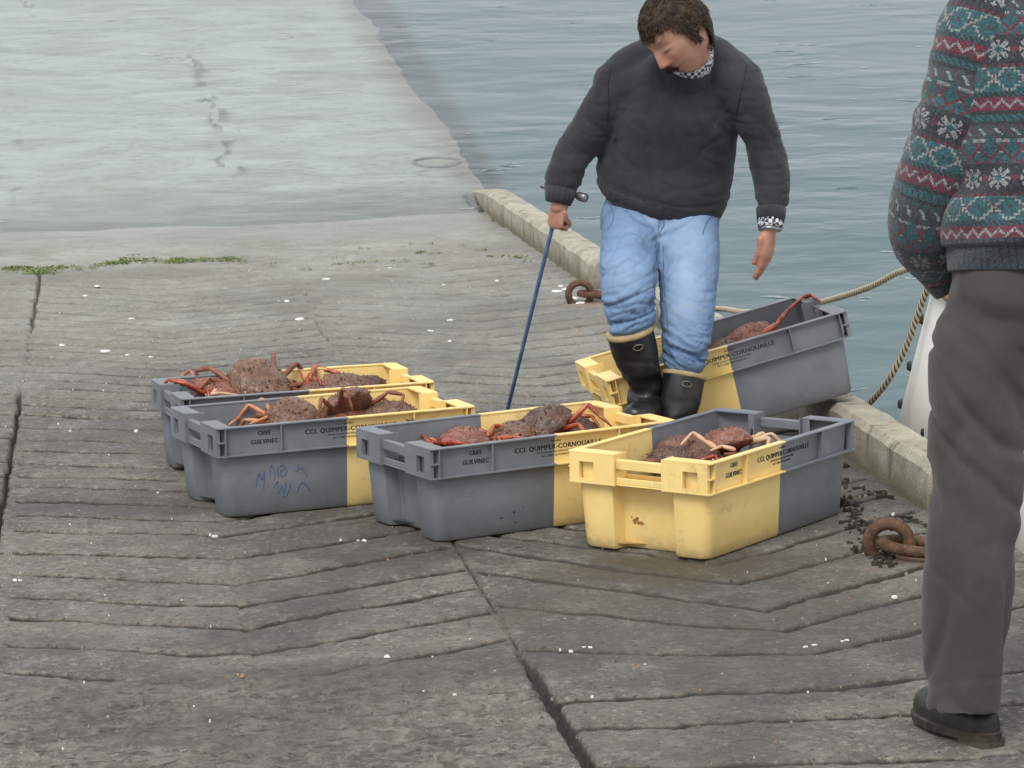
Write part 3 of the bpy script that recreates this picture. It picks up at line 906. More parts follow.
def extra_limb(ci_crab, ci, pts, r0, mat):
    """a stretched limb of one crab, given through crate points"""
    c_ = CRABS[ci_crab]; Mi = c_.matrix_world.inverted() @ CRATES[ci].matrix_world
    P = [Mi @ in_crate(CRATES[ci], *q) for q in pts]
    k = 1 / c_.matrix_world.to_scale().x
    obj('leg', limb_bm(P, [r0 * k * (1 - .6 * i / (len(P) - 1)) for i in range(len(P))], ci * 3.1), mat, c_, smooth=180)


extra_limb(6, 1, [(258, 410, .22), (243, 409, .235), (214, 407, .24), (178, 407, .245)], .0085, m_leg[1])
extra_limb(6, 1, [(262, 416, .22), (243, 414, .225), (229, 425, .21)], .0095, m_leg[1])
extra_limb(6, 1, [(290, 408, .21), (276, 414, .225), (250, 424, .225)], .0105, m_leg[1])
extra_limb(21, 4, [(764, 333, .225), (777, 324, .235), (789, 309, .262), (803, 297, .275)], .011, m_leg[0])
extra_limb(21, 4, [(803, 297, .275), (812, 295, .278), (819, 300, .27), (820, 303, .262)], .008, m_leg[0])
extra_limb(20, 3, [(716, 448, .235), (705, 441, .25), (693, 432, .262), (681, 445, .235)], .0085, m_leg[3])
extra_limb(20, 3, [(735, 450, .23), (722, 446, .24), (710, 451, .23)], .0075, m_leg[3])
extra_limb(0, 0, [(190, 385, .22), (182, 376, .235), (190, 370, .245), (196, 381, .235)], .008, m_leg[0])
extra_limb(0, 0, [(213, 392, .235), (226, 387, .245), (243, 388, .235), (246, 393, .23)], .008, m_leg[3])
extra_limb(0, 0, [(206, 395, .235), (220, 393, .24), (238, 395, .232)], .0075, m_leg[3])
extra_limb(3, 0, [(306, 387, .225), (309, 376, .245), (314, 369, .26), (321, 385, .23)], .0105, m_leg[0])
extra_limb(12, 2, [(432, 446, .215), (424, 437, .225), (420, 432, .225)], .009, m_leg[0])
extra_limb(12, 2, [(443, 442, .235), (460, 443, .24), (470, 446, .225)], .012, m_leg[0])
extra_limb(13, 2, [(488, 436, .225), (494, 426, .235), (508, 426, .24), (522, 432, .225)], .009, m_leg[0])
extra_limb(15, 2, [(566, 428, .215), (578, 416, .235), (592, 416, .235), (600, 428, .22)], .0095, m_leg[0])

# the crates are full below the crabs one can tell apart: a tangle of shells and legs
bmS = bmesh.new()
for cr in CRATES:
    rr = random.Random(cr.name)
    for lay, zc in ((0, .035), (1, .085), (2, .125)):
        for i in range(5):
            for j in range(3):
                p_ = Vector((-.225 + .1125 * i + rr.uniform(-.02, .02), -.105 + .105 * j + rr.uniform(-.012, .012), zc))
                g = bmesh.new(); bmesh.ops.create_icosphere(g, subdivisions=3, radius=1)
                sd_ = rr.uniform(0, 50)
                for q in g.verts:
                    k = 1 + noise.noise(q.co * 3 + Vector((sd_, 0, 0))) * .22 + noise.noise(q.co * 9 + Vector((sd_, 0, 0))) * .12
                    q.co = Vector((q.co.x * .062, q.co.y * .068, q.co.z * .034)) * k
                mm = cr.matrix_world @ Matrix.Translation(p_) @ Matrix.Rotation(rr.uniform(0, 6), 4, 'Z') @ Matrix.Rotation(rr.uniform(-.4, .4), 4, 'X')
                bmesh.ops.transform(g, matrix=mm, verts=g.verts)
                t_ = bpy.data.meshes.new('t'); g.to_mesh(t_); g.free(); bmS.from_mesh(t_); bpy.data.meshes.remove(t_)
    for k in range(70):
        p_ = Vector((rr.uniform(-.29, .29), rr.uniform(-.14, .14), rr.uniform(.13, .19))); a = rr.uniform(0, 6.3)
        d = Vector((math.cos(a), math.sin(a), rr.uniform(-.4, .2)))
        e = Vector((math.cos(a + 1), math.sin(a + 1), rr.uniform(-.5, .1)))
        p2 = p_ + d * .05; p3 = p2 + e * .045
        cl = lambda q: Vector((max(-.31, min(.31, q.x)), max(-.17, min(.17, q.y)), q.z))
        n0 = len(bmS.faces)
        V_ = tube(bmS, [cr.matrix_world @ cl(q) for q in (p_, p2, p3)], [.0065, .006, .003], None, 7)
        bmS.faces.ensure_lookup_table()
        for f in bmS.faces[n0:]: f.material_index = 1 + (k % 2)
tag(obj('crab_tangle', bmS, [m_shell[2], m_leg[2], m_leg[0]], smooth=180), 'tangle of crab shells and legs filling the crates below', 'crab tangle', kind='stuff')

# sprig of weed in the middle crate
n = NT('green weed'); v = n.coord()
m_weed = n.fin(n.mix(n.ramp(n.noise(v, 18, 4, .7), .35, .65), (.06, .095, .014), (.20, .26, .045)), .6, .4)
m_sprig = simple('olive weed', (.06, .055, .02), (.13, .11, .045), 60, .7, .2)
bm = bmesh.new(); rr = random.Random(5)
b0 = CRATES[2].matrix_world @ in_crate(CRATES[2], 411, 442, .19); b1 = CRATES[2].matrix_world @ in_crate(CRATES[2], 411, 421, .245)
tube(bm, [b0, b0.lerp(b1, .5) + hv(.006, 0, 0), b1], [.005, .004, .002], None, 6)
for k in range(26):
    t = rr.uniform(.1, 1); a = rr.uniform(0, 6.3); q = b0.lerp(b1, t); d = hv(math.cos(a), math.sin(a), .5).normalized() * rr.uniform(.012, .030) * (1.3 - .6 * t)
    tube(bm, [q, q + d * .6, q + d], [.0035, .0045, .002], None, 5)
tag(obj('weed_sprig', bm, m_sprig, smooth=180), 'olive weed sprig standing in the left end of the middle crate', 'seaweed sprig')

# ================================================================== IRONWORK, ROPES, BOAT
n = NT('rusty iron'); v = n.coord()
col = n.mix(n.ramp(n.noise(v, 22, 5, .7), .35, .65), (.065, .036, .024), (.135, .075, .048))
col = n.mix(n.math('MULTIPLY', n.ramp(n.noise(v, 60, 4, .7), .52, .66), .6), col, (.26, .11, .045))
n.bump(n.noise(v, 120, 4, .7), .6, .003)
m_iron = n.fin(col, .8, .35, .1)


def torus_bm(Rm, r_, ratio=1.0, seg=48, ms=14, a0=0, a1=360, wear=.0015):
    bm = bmesh.new(); N = seg; full = a1 - a0 >= 360
    pts = []
    for i in range(N if full else N + 1):
        a = R(a0 + (a1 - a0) * i / N); pts.append(Vector((Rm * math.cos(a) * ratio, Rm * math.sin(a), 0)))
    if not full:
        tube(bm, pts, [r_] * len(pts), (0, 0, 1), ms); return bm
    V = []
    for i, p_ in enumerate(pts):
        t = (pts[(i + 1) % N] - pts[i - 1]).normalized(); w = Vector((0, 0, 1)); d = t.cross(w)
        V.append([bm.verts.new(p_ + (w * math.cos(2 * math.pi * j / ms) + d * math.sin(2 * math.pi * j / ms)) * (r_ + noise.noise(p_ * 40 + w * j) * wear)) for j in range(ms)])
    for i in range(N):
        for j in range(ms): bm.faces.new((V[i][j], V[(i + 1) % N][j], V[(i + 1) % N][(j + 1) % ms], V[i][(j + 1) % ms]))
    return bm


def mooring(px, py, Rm, r_, yaw, linkR, ratio, label, link_off, link_rot, link_tilt):
    p_ = on_slip(px, py)
    M = Matrix.Translation(p_) @ (M_PL.to_4x4() @ Matrix.Rotation(R(yaw), 4, 'Z'))
    root = empty('mooring_ring', M)
    a = obj('eye', torus_bm(Rm, r_, 1, 44, 14, -52, 232), m_iron, root, smooth=180); a.matrix_local = Matrix.Translation((0, 0, .034)) @ Matrix.Rotation(R(90), 4, 'X')
    l_ = obj('link', torus_bm(linkR, r_ * .92, ratio), m_iron, root, smooth=180)
    l_.matrix_local = Matrix.Translation(link_off) @ Matrix.Rotation(R(link_rot), 4, 'Z') @ Matrix.Rotation(R(link_tilt), 4, 'Y')
    return tag(root, label, 'mooring ring', 'iron mooring rings set in the slip')


mooring(580, 302, .050, .0150, 8, .055, 1.35, 'rusty iron mooring eye left of the man, by the far kerb', (.075, .005, .030), 0, 5)
mooring(889, 556, .054, .0172, -12, .062, 1.35, 'rusty iron mooring eye and link beside the trouser leg', (.068, -.012, .030), -6, 6)
# a ring lying under the water
p_ = on_slip(437, 162)
ur = obj('sunken_ring', torus_bm(.125, .010, 1.15), simple('silted iron', (.15, .155, .14), (.22, .22, .20), 30, .9, .2), smooth=180)
d = CF + CR * ((437 - 512) / FPX) - CU * ((162 - 384) / FPX)
pw = CO + d * ((Z_WATER - .17 - CO.z) / d.z)
ur.matrix_world = Matrix.Translation(pw)
tag(ur, 'dark iron ring lying under the shallow water', 'mooring ring')


def rope(name, pts, r_, label):
    P = spline(pts, 40)
    L = 0; prev = P[0]; bm = bmesh.new(); rings = []; lay = bm.verts.layers.float.new('lay')
    # resample finely
    Q = []; acc = 0
    for a, b in zip(P[:-1], P[1:]):
        k = max(1, int((b - a).length / .0045))
        for i in range(k): Q.append(a.lerp(b, i / k))
    Q.append(P[-1]); seg = 18
    for i, q in enumerate(Q):
        t = (Q[min(i + 1, len(Q) - 1)] - Q[max(i - 1, 0)]).normalized(); w = (UP - t * UP.dot(t)).normalized(); d_ = t.cross(w)
        L += (q - prev).length; prev = q; ph = L / .072 * 2 * math.pi
        ring = []
        for j in range(seg):
            a = 2 * math.pi * j / seg; rad = r_ * (.80 + .24 * abs(math.cos(1.5 * (a + ph))) )
            ring.append(bm.verts.new(q + (w * math.cos(a) + d_ * math.sin(a)) * rad))
        rings.append(ring)
    for i in range(len(rings) - 1):
        for j in range(seg): bm.faces.new((rings[i][j], rings[i][(j + 1) % seg], rings[i + 1][(j + 1) % seg], rings[i + 1][j]))
    bm.faces.new(list(reversed(rings[0]))); bm.faces.new(rings[-1])
    for ring in rings:
        c0 = sum((q.co for q in ring), Vector()) / seg
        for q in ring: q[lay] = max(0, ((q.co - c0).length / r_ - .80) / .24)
    n = NT('tan rope'); v = n.coord()
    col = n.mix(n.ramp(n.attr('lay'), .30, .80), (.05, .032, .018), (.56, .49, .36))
    col = n.mix(n.math('MULTIPLY', n.ramp(n.noise(v, 25, 4), .5, .7), .4), col, (.25, .2, .14))
    n.bump(n.noise(v, 500, 3), .5, .001)
    return tag(obj(name, bm, n.fin(col, .9, .2), smooth=180), label, 'rope', 'mooring ropes of the white boat')


UB = 2.63
bA = on_u(897, 425, UB); bB = on_u(934, 281, UB)
# --- boat (white, mostly hidden behind the standing man)
m_hull = NT('white gelcoat'); v = m_hull.coord()
c1 = m_hull.mix(m_hull.ramp(m_hull.noise(v, 3, 5, .6), .3, .7), (.70, .69, .63), (.82, .81, .76))
c1 = m_hull.mix(m_hull.math('MULTIPLY', m_hull.ramp(m_hull.noise(m_hull.coord(scale=(1, 1, .15)), 14, 4, .7), .55, .7), .25), c1, (.45, .40, .30))
m_hull = m_hull.fin(c1, .35, .5)
m_dark = simple('black rubber', (.02, .02, .022), (.035, .035, .035), 40, .6, .2)
m_wood = simple('boat timber', (.22, .12, .05), (.32, .18, .08), 12, .6, .2)
root = empty('moored_boat', loc=Vector((UB + .8, bA.y - 2.0, Z_WATER)))
inv = root.matrix_world.inverted()
root.matrix_world = Matrix.Translation(root.location); inv = root.matrix_world.inverted()
yA, zA, yB, zB = bA.y, bA.z, bB.y, bB.z
sl = (yB - yA) / (zB - zA)
zbot = Z_WATER - .35
bm = bmesh.new(); rings = []
for i in range(25):
    t = i / 24; ring = []
    for (hx_, zf) in ((0, 1), (.0, .72), (.004, .4), (.04, .16), (.22, .02), (.8, -.02), (1.38, .02), (1.56, .16), (1.596, .4), (1.6, .72), (1.6, 1)):
        z = zbot + (zB - zbot) * zf + .18 * t * t * zf
        nar = 1 - max(0, (t - .55) / .45) ** 2 * .92
        x = UB + .8 + (hx_ - .8) * nar
        y0 = yA + (z - zA) * sl
        ring.append(bm.verts.new((x, y0 - t * 4.6 - .3 * zf * t, z)))
    rings.append(ring)
for i in range(24):
    for k in range(10): bm.faces.new((rings[i][k], rings[i][k + 1], rings[i + 1][k + 1], rings[i + 1][k]))
bm.faces.new(rings[0]); bm.faces.new(list(reversed(rings[-1])))
bmesh.ops.recalc_face_normals(bm, faces=bm.faces)
gun = [[r_[0].co.copy() for r_ in rings], [r_[-1].co.copy() for r_ in rings]]
bmesh.ops.transform(bm, matrix=inv, verts=bm.verts)
hull = obj('hull', bm, m_hull, root, smooth=40)
sd_ = hull.modifiers.new('solid', 'SOLIDIFY'); sd_.thickness = .02; sd_.offset = -1
for g in gun:
    bm = bmesh.new(); tube(bm, [inv @ (q + UP * .01) for q in g], [(.032, .022)] * len(g), (1, 0, 0), 10); obj('gunwale', bm, m_wood, root, smooth=60)
for yy in (.9, 2.4):
    bm = bmesh.new(); box(bm, -.76, .76, yA - yy - .12 - root.location.y, yA - yy + .12 - root.location.y, zB - .28 - Z_WATER, zB - .25 - Z_WATER); obj('thwart', bm, m_wood, root)
for (px, py) in ((921, 319), (909, 366), (900, 404), (923, 433)):
    q = on_u(px, py, UB - .001)
    bm = bmesh.new(); bmesh.ops.create_cone(bm, segments=12, radius1=.010, radius2=.007, depth=.012, cap_ends=True)
    bmesh.ops.scale(bm, vec=(1.0, 1.9, 1), verts=bm.verts)
    bmesh.ops.transform(bm, matrix=Matrix.Translation(inv @ q) @ Matrix.Rotation(R(-90), 4, 'Y') @ Matrix.Rotation(R(90), 4, 'Z'), verts=bm.verts)
    obj('bolt', bm, m_dark, root, smooth=40)
bm = bmesh.new()
pts = [Vector((UB - .012, yA + (z - zA) * sl - dy, z)) for dy, z in ((-.015, zA - .04), (.5, zA - .065), (1.6, zA - .08), (2.6, zA - .08))]
tube(bm, [inv @ q for q in pts], [(.014, .03)] * 4, (1, 0, 0), 10); obj('rubbing_strake', bm, m_dark, root, smooth=60)
tag(root, 'white boat moored along the slip behind the man in the patterned jumper', 'boat')

cl_ = on_u(941, 262, UB + .02)
rope('mooring_rope', [on_u(676, 309, 2.47), on_u(722, 309, 2.50), on_u(745, 312, 2.51), on_u(790, 308, 2.53), on_u(830, 300, 2.55), on_u(870, 287, 2.58), on_u(902, 271, 2.61), cl_], .0105,
     'tan twisted rope running from behind the tilted crate to the boat')
rope('mooring_rope', [on_u(930, 283, UB - .02), on_u(921, 305, 2.60), on_u(906, 347, 2.58), on_u(889, 379, 2.55), on_u(868, 405, 2.52), on_u(845, 428, 2.485), on_u(832, 440, 2.48)], .0105,
     'tan twisted rope hanging down past the white boat hull')

# ================================================================== WEED, SHELL GRIT, DEBRIS
def clump(bm, p0, ru, rv_, n_, rr, h=.004, lw=(.005, .018)):
    for k in range(n_):
        a = rr.uniform(0, 6.3); q = math.sqrt(rr.random())
        b0 = p0 + S(ru * q * math.cos(a), rv_ * q * math.sin(a), rr.uniform(.002, .006 + h * (1 - q)))
        a2 = rr.uniform(0, 6.3); L = rr.uniform(*lw); w = L * rr.uniform(.2, .45)
        d = S(math.cos(a2), math.sin(a2), rr.uniform(-.1, .12)); s = S(-math.sin(a2), math.cos(a2), rr.uniform(-.3, .3))
        v0 = [bm.verts.new(x) for x in (b0 - s * w * .5, b0 + d * L * .5 - s * w + NRM * .004, b0 + d * L + NRM * rr.uniform(-.004, .006), b0 + d * L * .5 + s * w + NRM * .002)]
        bm.faces.new(v0)


bm = bmesh.new(); rr = random.Random(3)
def strip(x0, y0, x1, y1, n_, th, dens):
    for i in range(n_):
        t = rr.random(); p0 = on_slip(x0 + (x1 - x0) * t + rr.gauss(0, 2), y0 + (y1 - y0) * t + rr.gauss(0, 1) * th)
        clump(bm, p0, rr.uniform(.03, .09), rr.uniform(.02, .07), int(dens * rr.uniform(.4, 1.4)), rr)
strip(0, 271, 28, 268, 14, 1.2, 26); strip(28, 272, 50, 275, 10, 1.5, 22); strip(38, 272, 72, 267, 14, 1.5, 24); strip(104, 267, 130, 261, 14, 1.2, 26); strip(125, 262, 180, 262, 18, 1.0, 24); strip(170, 261, 235, 260, 26, .9, 24)
strip(72, 270, 105, 270, 6, 1.2, 10)
for (x, y, w, k) in ((420, 253, 5, 40), (438, 254, 8, 14), (483, 251, 6, 18), (498, 257, 10, 36), (517, 258, 8, 40), (527, 262, 4, 14), (412, 244, 4, 8), (432, 245, 3, 8), (463, 246, 3, 7), (345, 264, 14, 34), (372, 262, 12, 22), (402, 262, 10, 22), (365, 249, 6, 9), (305, 270, 9, 16), (272, 264, 4, 8), (132, 256, 6, 10), (430, 265, 8, 12), (245, 264, 5, 8), (340, 258, 8, 10), (402, 248, 6, 6)):
    p0 = on_slip(x, y); clump(bm, p0, w * .0055, .05, k, rr)
tag(obj('green_seaweed', bm, m_weed), 'green weed stranded in a line above the water edge', 'seaweed', kind='stuff')

m_white = simple('bleached shell', (.62, .62, .60), (.80, .80, .78), 90, .7, .2)
m_orange = simple('orange crab scrap', (.42, .17, .06), (.55, .30, .14), 60, .6, .3)
m_black = simple('dried wrack', (.020, .016, .013), (.055, .040, .030), 50, .75, .4)
m_tan = simple('pale pebble', (.19, .165, .12), (.31, .27, .21), 60, .85, .3)


def flake(bm, p0, r_, th, rr, ang=None, el=1.0):
    N = 9; a0 = rr.uniform(0, 6.3); ph = rr.uniform(0, 40)
    lo, hi = [], []
    for k in range(N):
        a = 2 * math.pi * k / N; q = r_ * (.75 + .6 * noise.noise(Vector((math.cos(a) * 1.6 + ph, math.sin(a) * 1.6, ph))))
        x, y = q * math.cos(a) * el, q * math.sin(a); X_, Y_ = x * math.cos(a0) - y * math.sin(a0), x * math.sin(a0) + y * math.cos(a0)
        lo.append(bm.verts.new(p0 + S(X_, Y_, -.003))); hi.append(bm.verts.new(p0 + S(X_ * .8, Y_ * .8, th * (1 + .6 * noise.noise(Vector((X_ * 90, Y_ * 90, ph)))))))
    bm.faces.new(hi)
    for k in range(N): bm.faces.new((lo[k], lo[(k + 1) % N], hi[(k + 1) % N], hi[k]))


bm = bmesh.new(); rr = random.Random(21)
for (x, y, r_) in ((188, 750, .017), (183, 752, .010), (387, 657, .015), (15, 581, .012), (20, 581, .007), (215, 536, .013), (210, 535, .006), (365, 541, .014), (358, 541, .010), (341, 540, .006), (97, 286, .024), (85, 296, .022),
                   (131, 319, .020), (105, 351, .034), (127, 355, .018), (151, 357, .016), (327, 279, .030), (287, 301, .025), (299, 319, .035), (431, 331, .020), (444, 285, .018), (390, 268, .018), (497, 281, .020),
                   (450, 341, .014), (450, 320, .02), (590, 648, .012), (584, 648, .008), (571, 651, .009), (560, 650, .005), (895, 597, .014), (847, 641, .012), (842, 642, .010), (815, 646, .012), (805, 648, .010), (897, 655, .008),
                   (592, 697, .006), (495, 672, .006), (500, 682, .007), (645, 665, .005), (880, 470, .014), (893, 514, .010), (700, 520, .006), (580, 303, .050), (574, 298, .03), (556, 291, .03), (566, 289, .03), (560, 286, .02), (62, 345, .02),
                   (70, 431, .01), (136, 431, .012), (70, 525, .008), (158, 493, .008), (194, 707, .005), (210, 721, .004), (470, 640, .004), (455, 695, .006)):
    flake(bm, on_slip(x, y), r_ * .62, .0035, rr, el=1.4)
for k in range(240):
    u_ = rr.uniform(-1.3, 2.32); v_ = 5.9 + 10 * rr.random() ** 1.2
    flake(bm, S(u_, v_, 0), rr.uniform(.0012, .0030), rr.uniform(.002, .004), rr)
tag(obj('shell_grit', bm, m_white), 'white shell chips scattered over the concrete', 'shell grit', kind='stuff')
bm = bmesh.new()
for k in range(900):
    u_ = rr.uniform(-1.3, 2.32); v_ = 5.9 + 8.5 * rr.random() ** 1.3
    if u_ < 1.0 and v_ > 7.2 and rr.random() < .55: continue
    flake(bm, S(u_, v_, 0), rr.uniform(.0015, .004), rr.uniform(.002, .005), rr)
for k in range(130):
    u_ = rr.gauss(2.24, .07); v_ = rr.uniform(7.6, 9.9)
    if u_ > 2.35: continue
    flake(bm, S(u_, v_, 0), rr.uniform(.003, .007), rr.uniform(.002, .006), rr)
tag(obj('grit', bm, m_tan), 'tan grit lying in the grooves and along the kerb foot', 'grit', kind='stuff')
bm = bmesh.new()
for (x, y, r_) in ((850, 676, .008), (776, 742, .006), (633, 666, .007), (638, 667, .006), (860, 668, .006), (242, 676, .008), (238, 675, .006), (577, 331, .02), (388, 560, .008), (700, 690, .004), (850, 598, .006), (145, 640, .005), (570, 357, .014), (470, 362, .014), (474, 363, .012)):
    flake(bm, on_slip(x, y), r_ * .42, .003, rr, el=1.9)
tag(obj('crab_scraps', bm, m_orange), 'orange scraps of crab shell dropped on the slip', 'scraps', kind='stuff')
bm = bmesh.new()
for k in range(420):
    u_ = 2.33 - abs(rr.gauss(0, .085)); v_ = rr.uniform(8.3, 9.75)
    if noise.noise(Vector((u_ * 14, v_ * 7, 3))) < .20: continue
    flake(bm, S(u_, v_, rr.uniform(-.004, .003)), rr.uniform(.004, .013), rr.uniform(.003, .009), rr, el=1.8)
for k in range(150):
    u_ = 2.13 + rr.gauss(0, .02); v_ = rr.uniform(7.9, 8.9); u_ += (v_ - 8.4) * .12
    flake(bm, S(u_, v_, 0), rr.uniform(.004, .010), rr.uniform(.004, .010), rr, el=1.6)
tag(obj('dried_wrack', bm, m_black), 'black dried seaweed scraps at the foot of the kerb', 'dried seaweed', kind='stuff')

# ================================================================== PEOPLE
n = NT('skin'); v = n.coord()
col = n.mix(n.ramp(n.noise(v, 18, 4, .6), .3, .7), (.34, .178, .120), (.44, .250, .178))
col = n.mix(n.math('MULTIPLY', n.ramp(n.noise(v, 60, 3, .6), .5, .7), .3), col, (.40, .14, .09))
col = n.mix(n.math('MULTIPLY', n.attr('flush'), .7), col, (.50, .13, .085))
col = n.mix(n.math('MULTIPLY', n.attr('lash'), .9), col, (.035, .022, .018))
n.bump(n.noise(v, 260, 3, .6), .25, .001)
n.b.inputs['Subsurface Weight'].default_value = .08; n.b.inputs['Subsurface Radius'].default_value = (.01, .004, .002); n.b.inputs['Subsurface Scale'].default_value = .4
m_skin = n.fin(col, .52, .4)


def cloth(name, a, b, scale, weave, lint=None, lint_amt=.3, bump=.35, rough=.95):
    n = NT(name); v = n.coord()
    col = n.mix(n.ramp(n.noise(v, scale, 5, .65), .3, .7), a, b)
    if lint: col = n.mix(n.math('MULTIPLY', n.ramp(n.noise(v, 34, 5, .75), .56, .76), lint_amt), col, lint)
    n.bump(n.math('ADD', n.noise(v, weave, 2, .6), n.noise(v, weave * .25, 3, .6)), bump, .0025)
    n.b.inputs['Sheen Weight'].default_value = .15
    return n.fin(col, rough, .15)


m_jumper = cloth('charcoal sweatshirt', (.026, .026, .033), (.042, .042, .050), 7, 420, (.10, .095, .10), .35)
m_trouser = cloth('brown grey twill', (.052, .047, .043), (.072, .065, .060), 5, 500, None)
n = NT('washed denim'); v = n.coord()
den = n.mix(n.ramp(n.noise(v, 6, 5, .65), .3, .7), (.115, .195, .340), (.190, .300, .475))
den = n.mix(n.math('MULTIPLY', n.attr('fade'), n.ramp(n.noise(v, 9, 4, .65), .3, .65, .45, 1)), den, (.39, .50, .65))
den = n.mix(n.math('MULTIPLY', n.attr('fold'), .75), den, (.060, .110, .215))  # shading of the creases, painted as darker blue into the denim
den = n.mix(n.math('MULTIPLY', n.ramp(n.noise(v, 13, 5, .7), .58, .74), .35), den, (.42, .42, .40))
n.bump(n.math('ADD', n.noise(n.coord(scale=(1, 1, .3)), 420, 2, .6), n.noise(v, 90, 3)), .35, .002)
m_denim = n.fin(den, .9, .2)
n = NT('black rubber boot'); v = n.coord()
col = n.mix(n.ramp(n.noise(v, 14, 5, .7), .5, .75), (.012, .012, .013), (.045, .042, .036))
n.bump(n.noise(v, 60, 3), .15, .002)
m_rubber = n.fin(col, n.ramp(n.noise(v, 12, 4), .3, .7, .28, .5), .5)
m_trim = simple('tan boot trim', (.30, .215, .10), (.40, .30, .16), 30, .6, .2)
m_hair = NT('dark brown hair'); v = m_hair.coord()
m_hair = m_hair.fin(m_hair.mix(m_hair.ramp(m_hair.noise(v, 55, 4, .6), .35, .7), (.020, .012, .008), (.070, .043, .027)), .6, .15)
n = NT('checked shirt'); v = n.coord()
ck = n.node('ShaderNodeTexChecker'); ck.inputs['Scale'].default_value = 95; n.link(v, ck.inputs['Vector'])
m_check = n.fin(n.mix(ck.outputs['Fac'], (.62, .63, .66), (.06, .07, .10)), .9, .2)
m_steel = simple('grey metal', (.22, .23, .24), (.32, .33, .34), 30, .35, .1, metal=.8)
n = NT('blue paint'); v = n.coord()
m_blue = n.fin(n.mix(n.ramp(n.noise(v, 30, 4, .7), .45, .7), (.065, .13, .27), (.13, .19, .30)), .5, .4)


def finger(bm, p0, d, up, lens, rad, curls):
    pts = [p0 - d * .012, p0]; q = Vector(d); s = d.cross(up).normalized(); p_ = p0; R_ = [rad * 1.05, rad * 1.05]
    for L, c in zip(lens, curls):
        q = Matrix.Rotation(R(-c), 3, s) @ q
        pm = p_ + q * L * .5; p_ = p_ + q * L; pts += [pm, p_]; R_ += [rad * .93, rad * .98]; rad *= .92
    tube(bm, pts, R_, None, 10)


def hand(bm, wrist, d, back, thumb, curl=25, scale=1.0, spread=.06, thumb_in=.4, thumb_len=1.0, thumb_palm=.35):
    """palm + five fingers; d: towards the fingers, back: out of the back of the hand, thumb: side of the thumb"""
    d = d.normalized(); back = (back - d * back.dot(d)).normalized(); thumb = (thumb - d * thumb.dot(d) - back * thumb.dot(back)).normalized()
    k = scale
    tube(bm, [wrist - d * .03 * k, wrist + d * .005 * k, wrist + d * .04 * k, wrist + d * .078 * k, wrist + d * .090 * k], [(.028 * k, .021 * k), (.029 * k, .019 * k), (.039 * k, .017 * k), (.041 * k, .014 * k), (.036 * k, .011 * k)], thumb, 18)
    tube(bm, [wrist + d * .015 * k + thumb * .016 * k - back * .006 * k, wrist + d * .045 * k + thumb * .030 * k - back * .012 * k], [.016 * k, .014 * k], None, 10)
    for i, (off, L) in enumerate(((.030, .072), (.010, .080), (-.010, .074), (-.029, .058))):
        f = (d + thumb * spread * (1.5 - i)).normalized()
        finger(bm, wrist + d * (.086 - .004 * abs(i - 1)) * k + thumb * off * k, f, back, [L * .45 * k, L * .31 * k, L * .24 * k], (.0098 - .0006 * (i == 3)) * k, [curl * (1 + .08 * i), curl * 1.1, curl * .7])
    td = (d * .75 + thumb * .65 * (1 - thumb_in) - back * thumb_palm).normalized()
    finger(bm, wrist + d * .040 * k + thumb * .036 * k - back * .010 * k, td, back, [.036 * k * thumb_len, .028 * k * thumb_len], .0105 * k, [10, 16])


def head_mesh(ears=True):
    """sculpted head, local axes: x to its left, y forward, z up; origin at the centre of the head"""
    bm = bmesh.new(); bmesh.ops.create_icosphere(bm, subdivisions=6, radius=1)
    g = lambda a, s: math.exp(-(a / s) ** 2)
    for q in bm.verts:
        x, y, z = q.co
        X, Y, Z = x * .074, y * .098, z * .118
        if Z < 0:                                          # jaw
            t = min(1, -Z / .118); X *= 1 - .22 * t ** 1.4; Y *= 1 - .08 * t
            if y < 0: Y *= 1 - .45 * t
        if y > 0: Y = Y * (1 - .10 * abs(x) ** 2)
        f = max(0, y) ** .5
        dy = 0
        nz = max(0, min(1, (.030 - Z) / .060))
        dy += f * g(X, .009 + .006 * nz) * (.026 * (nz ** 1.2) if Z > -.030 else .026 * g(Z + .030, .008))       # nose
        dy += f * (g(X - .014, .008) + g(X + .014, .008)) * g(Z + .028, .009) * .008                             # nostrils
        dy -= f * (g(X - .033, .017) + g(X + .033, .017)) * g(Z - .010, .013) * .013                             # sockets
        dy += f * (g(X - .033, .012) + g(X + .033, .012)) * g(Z - .006, .009) * .0085                            # lids
        dy += f * (g(abs(X) - .030, .022)) * g(Z - .032, .009) * .007                                            # brow
        dy += f * (g(abs(X) - .045, .016)) * g(Z + .020, .018) * .005                                            # cheekbone
        dy += f * g(X, .024) * g(Z + .052, .008) * .0065 + f * g(X, .020) * g(Z + .068, .007) * .007             # lips
        dy -= f * g(X, .026) * g(Z + .060, .0035) * .005
        dy += f * g(X, .020) * g(Z + .096, .018) * .011                                                          # chin
        q.co = Vector((X, Y + dy, Z))
    for s in (1, -1):                                       # ears
        if ears: tube(bm, [(s * .068, -.012, .022), (s * .077, -.016, .018), (s * .082, -.021, .016)], [(.012, .022), (.017, .030), (.014, .026)], (0, 1, 0), 12)
        tube(bm, [(s * .070, -.008, -.010), (s * .076, -.010, -.016)], [.009, .008], None, 10)
    return bm


def add_bm(dst, src, M=None):
    if M is not None: bmesh.ops.transform(src, matrix=M, verts=src.verts)
    t = bpy.data.meshes.new('t'); src.to_mesh(t); src.free(); dst.from_mesh(t); bpy.data.meshes.remove(t)


def head_matrix(center, fwd, tilt=0):
    f = fwd.normalized(); x = f.cross(UP).normalized(); z = x.cross(f).normalized()
    # local x = the head's left ... right-handed: x cross y = z  -> x = y cross z
    M = Matrix((x, f, z)).transposed().to_4x4()
    M = M @ Matrix.Rotation(R(tilt), 4, 'Y'); M.translation = center
    return M


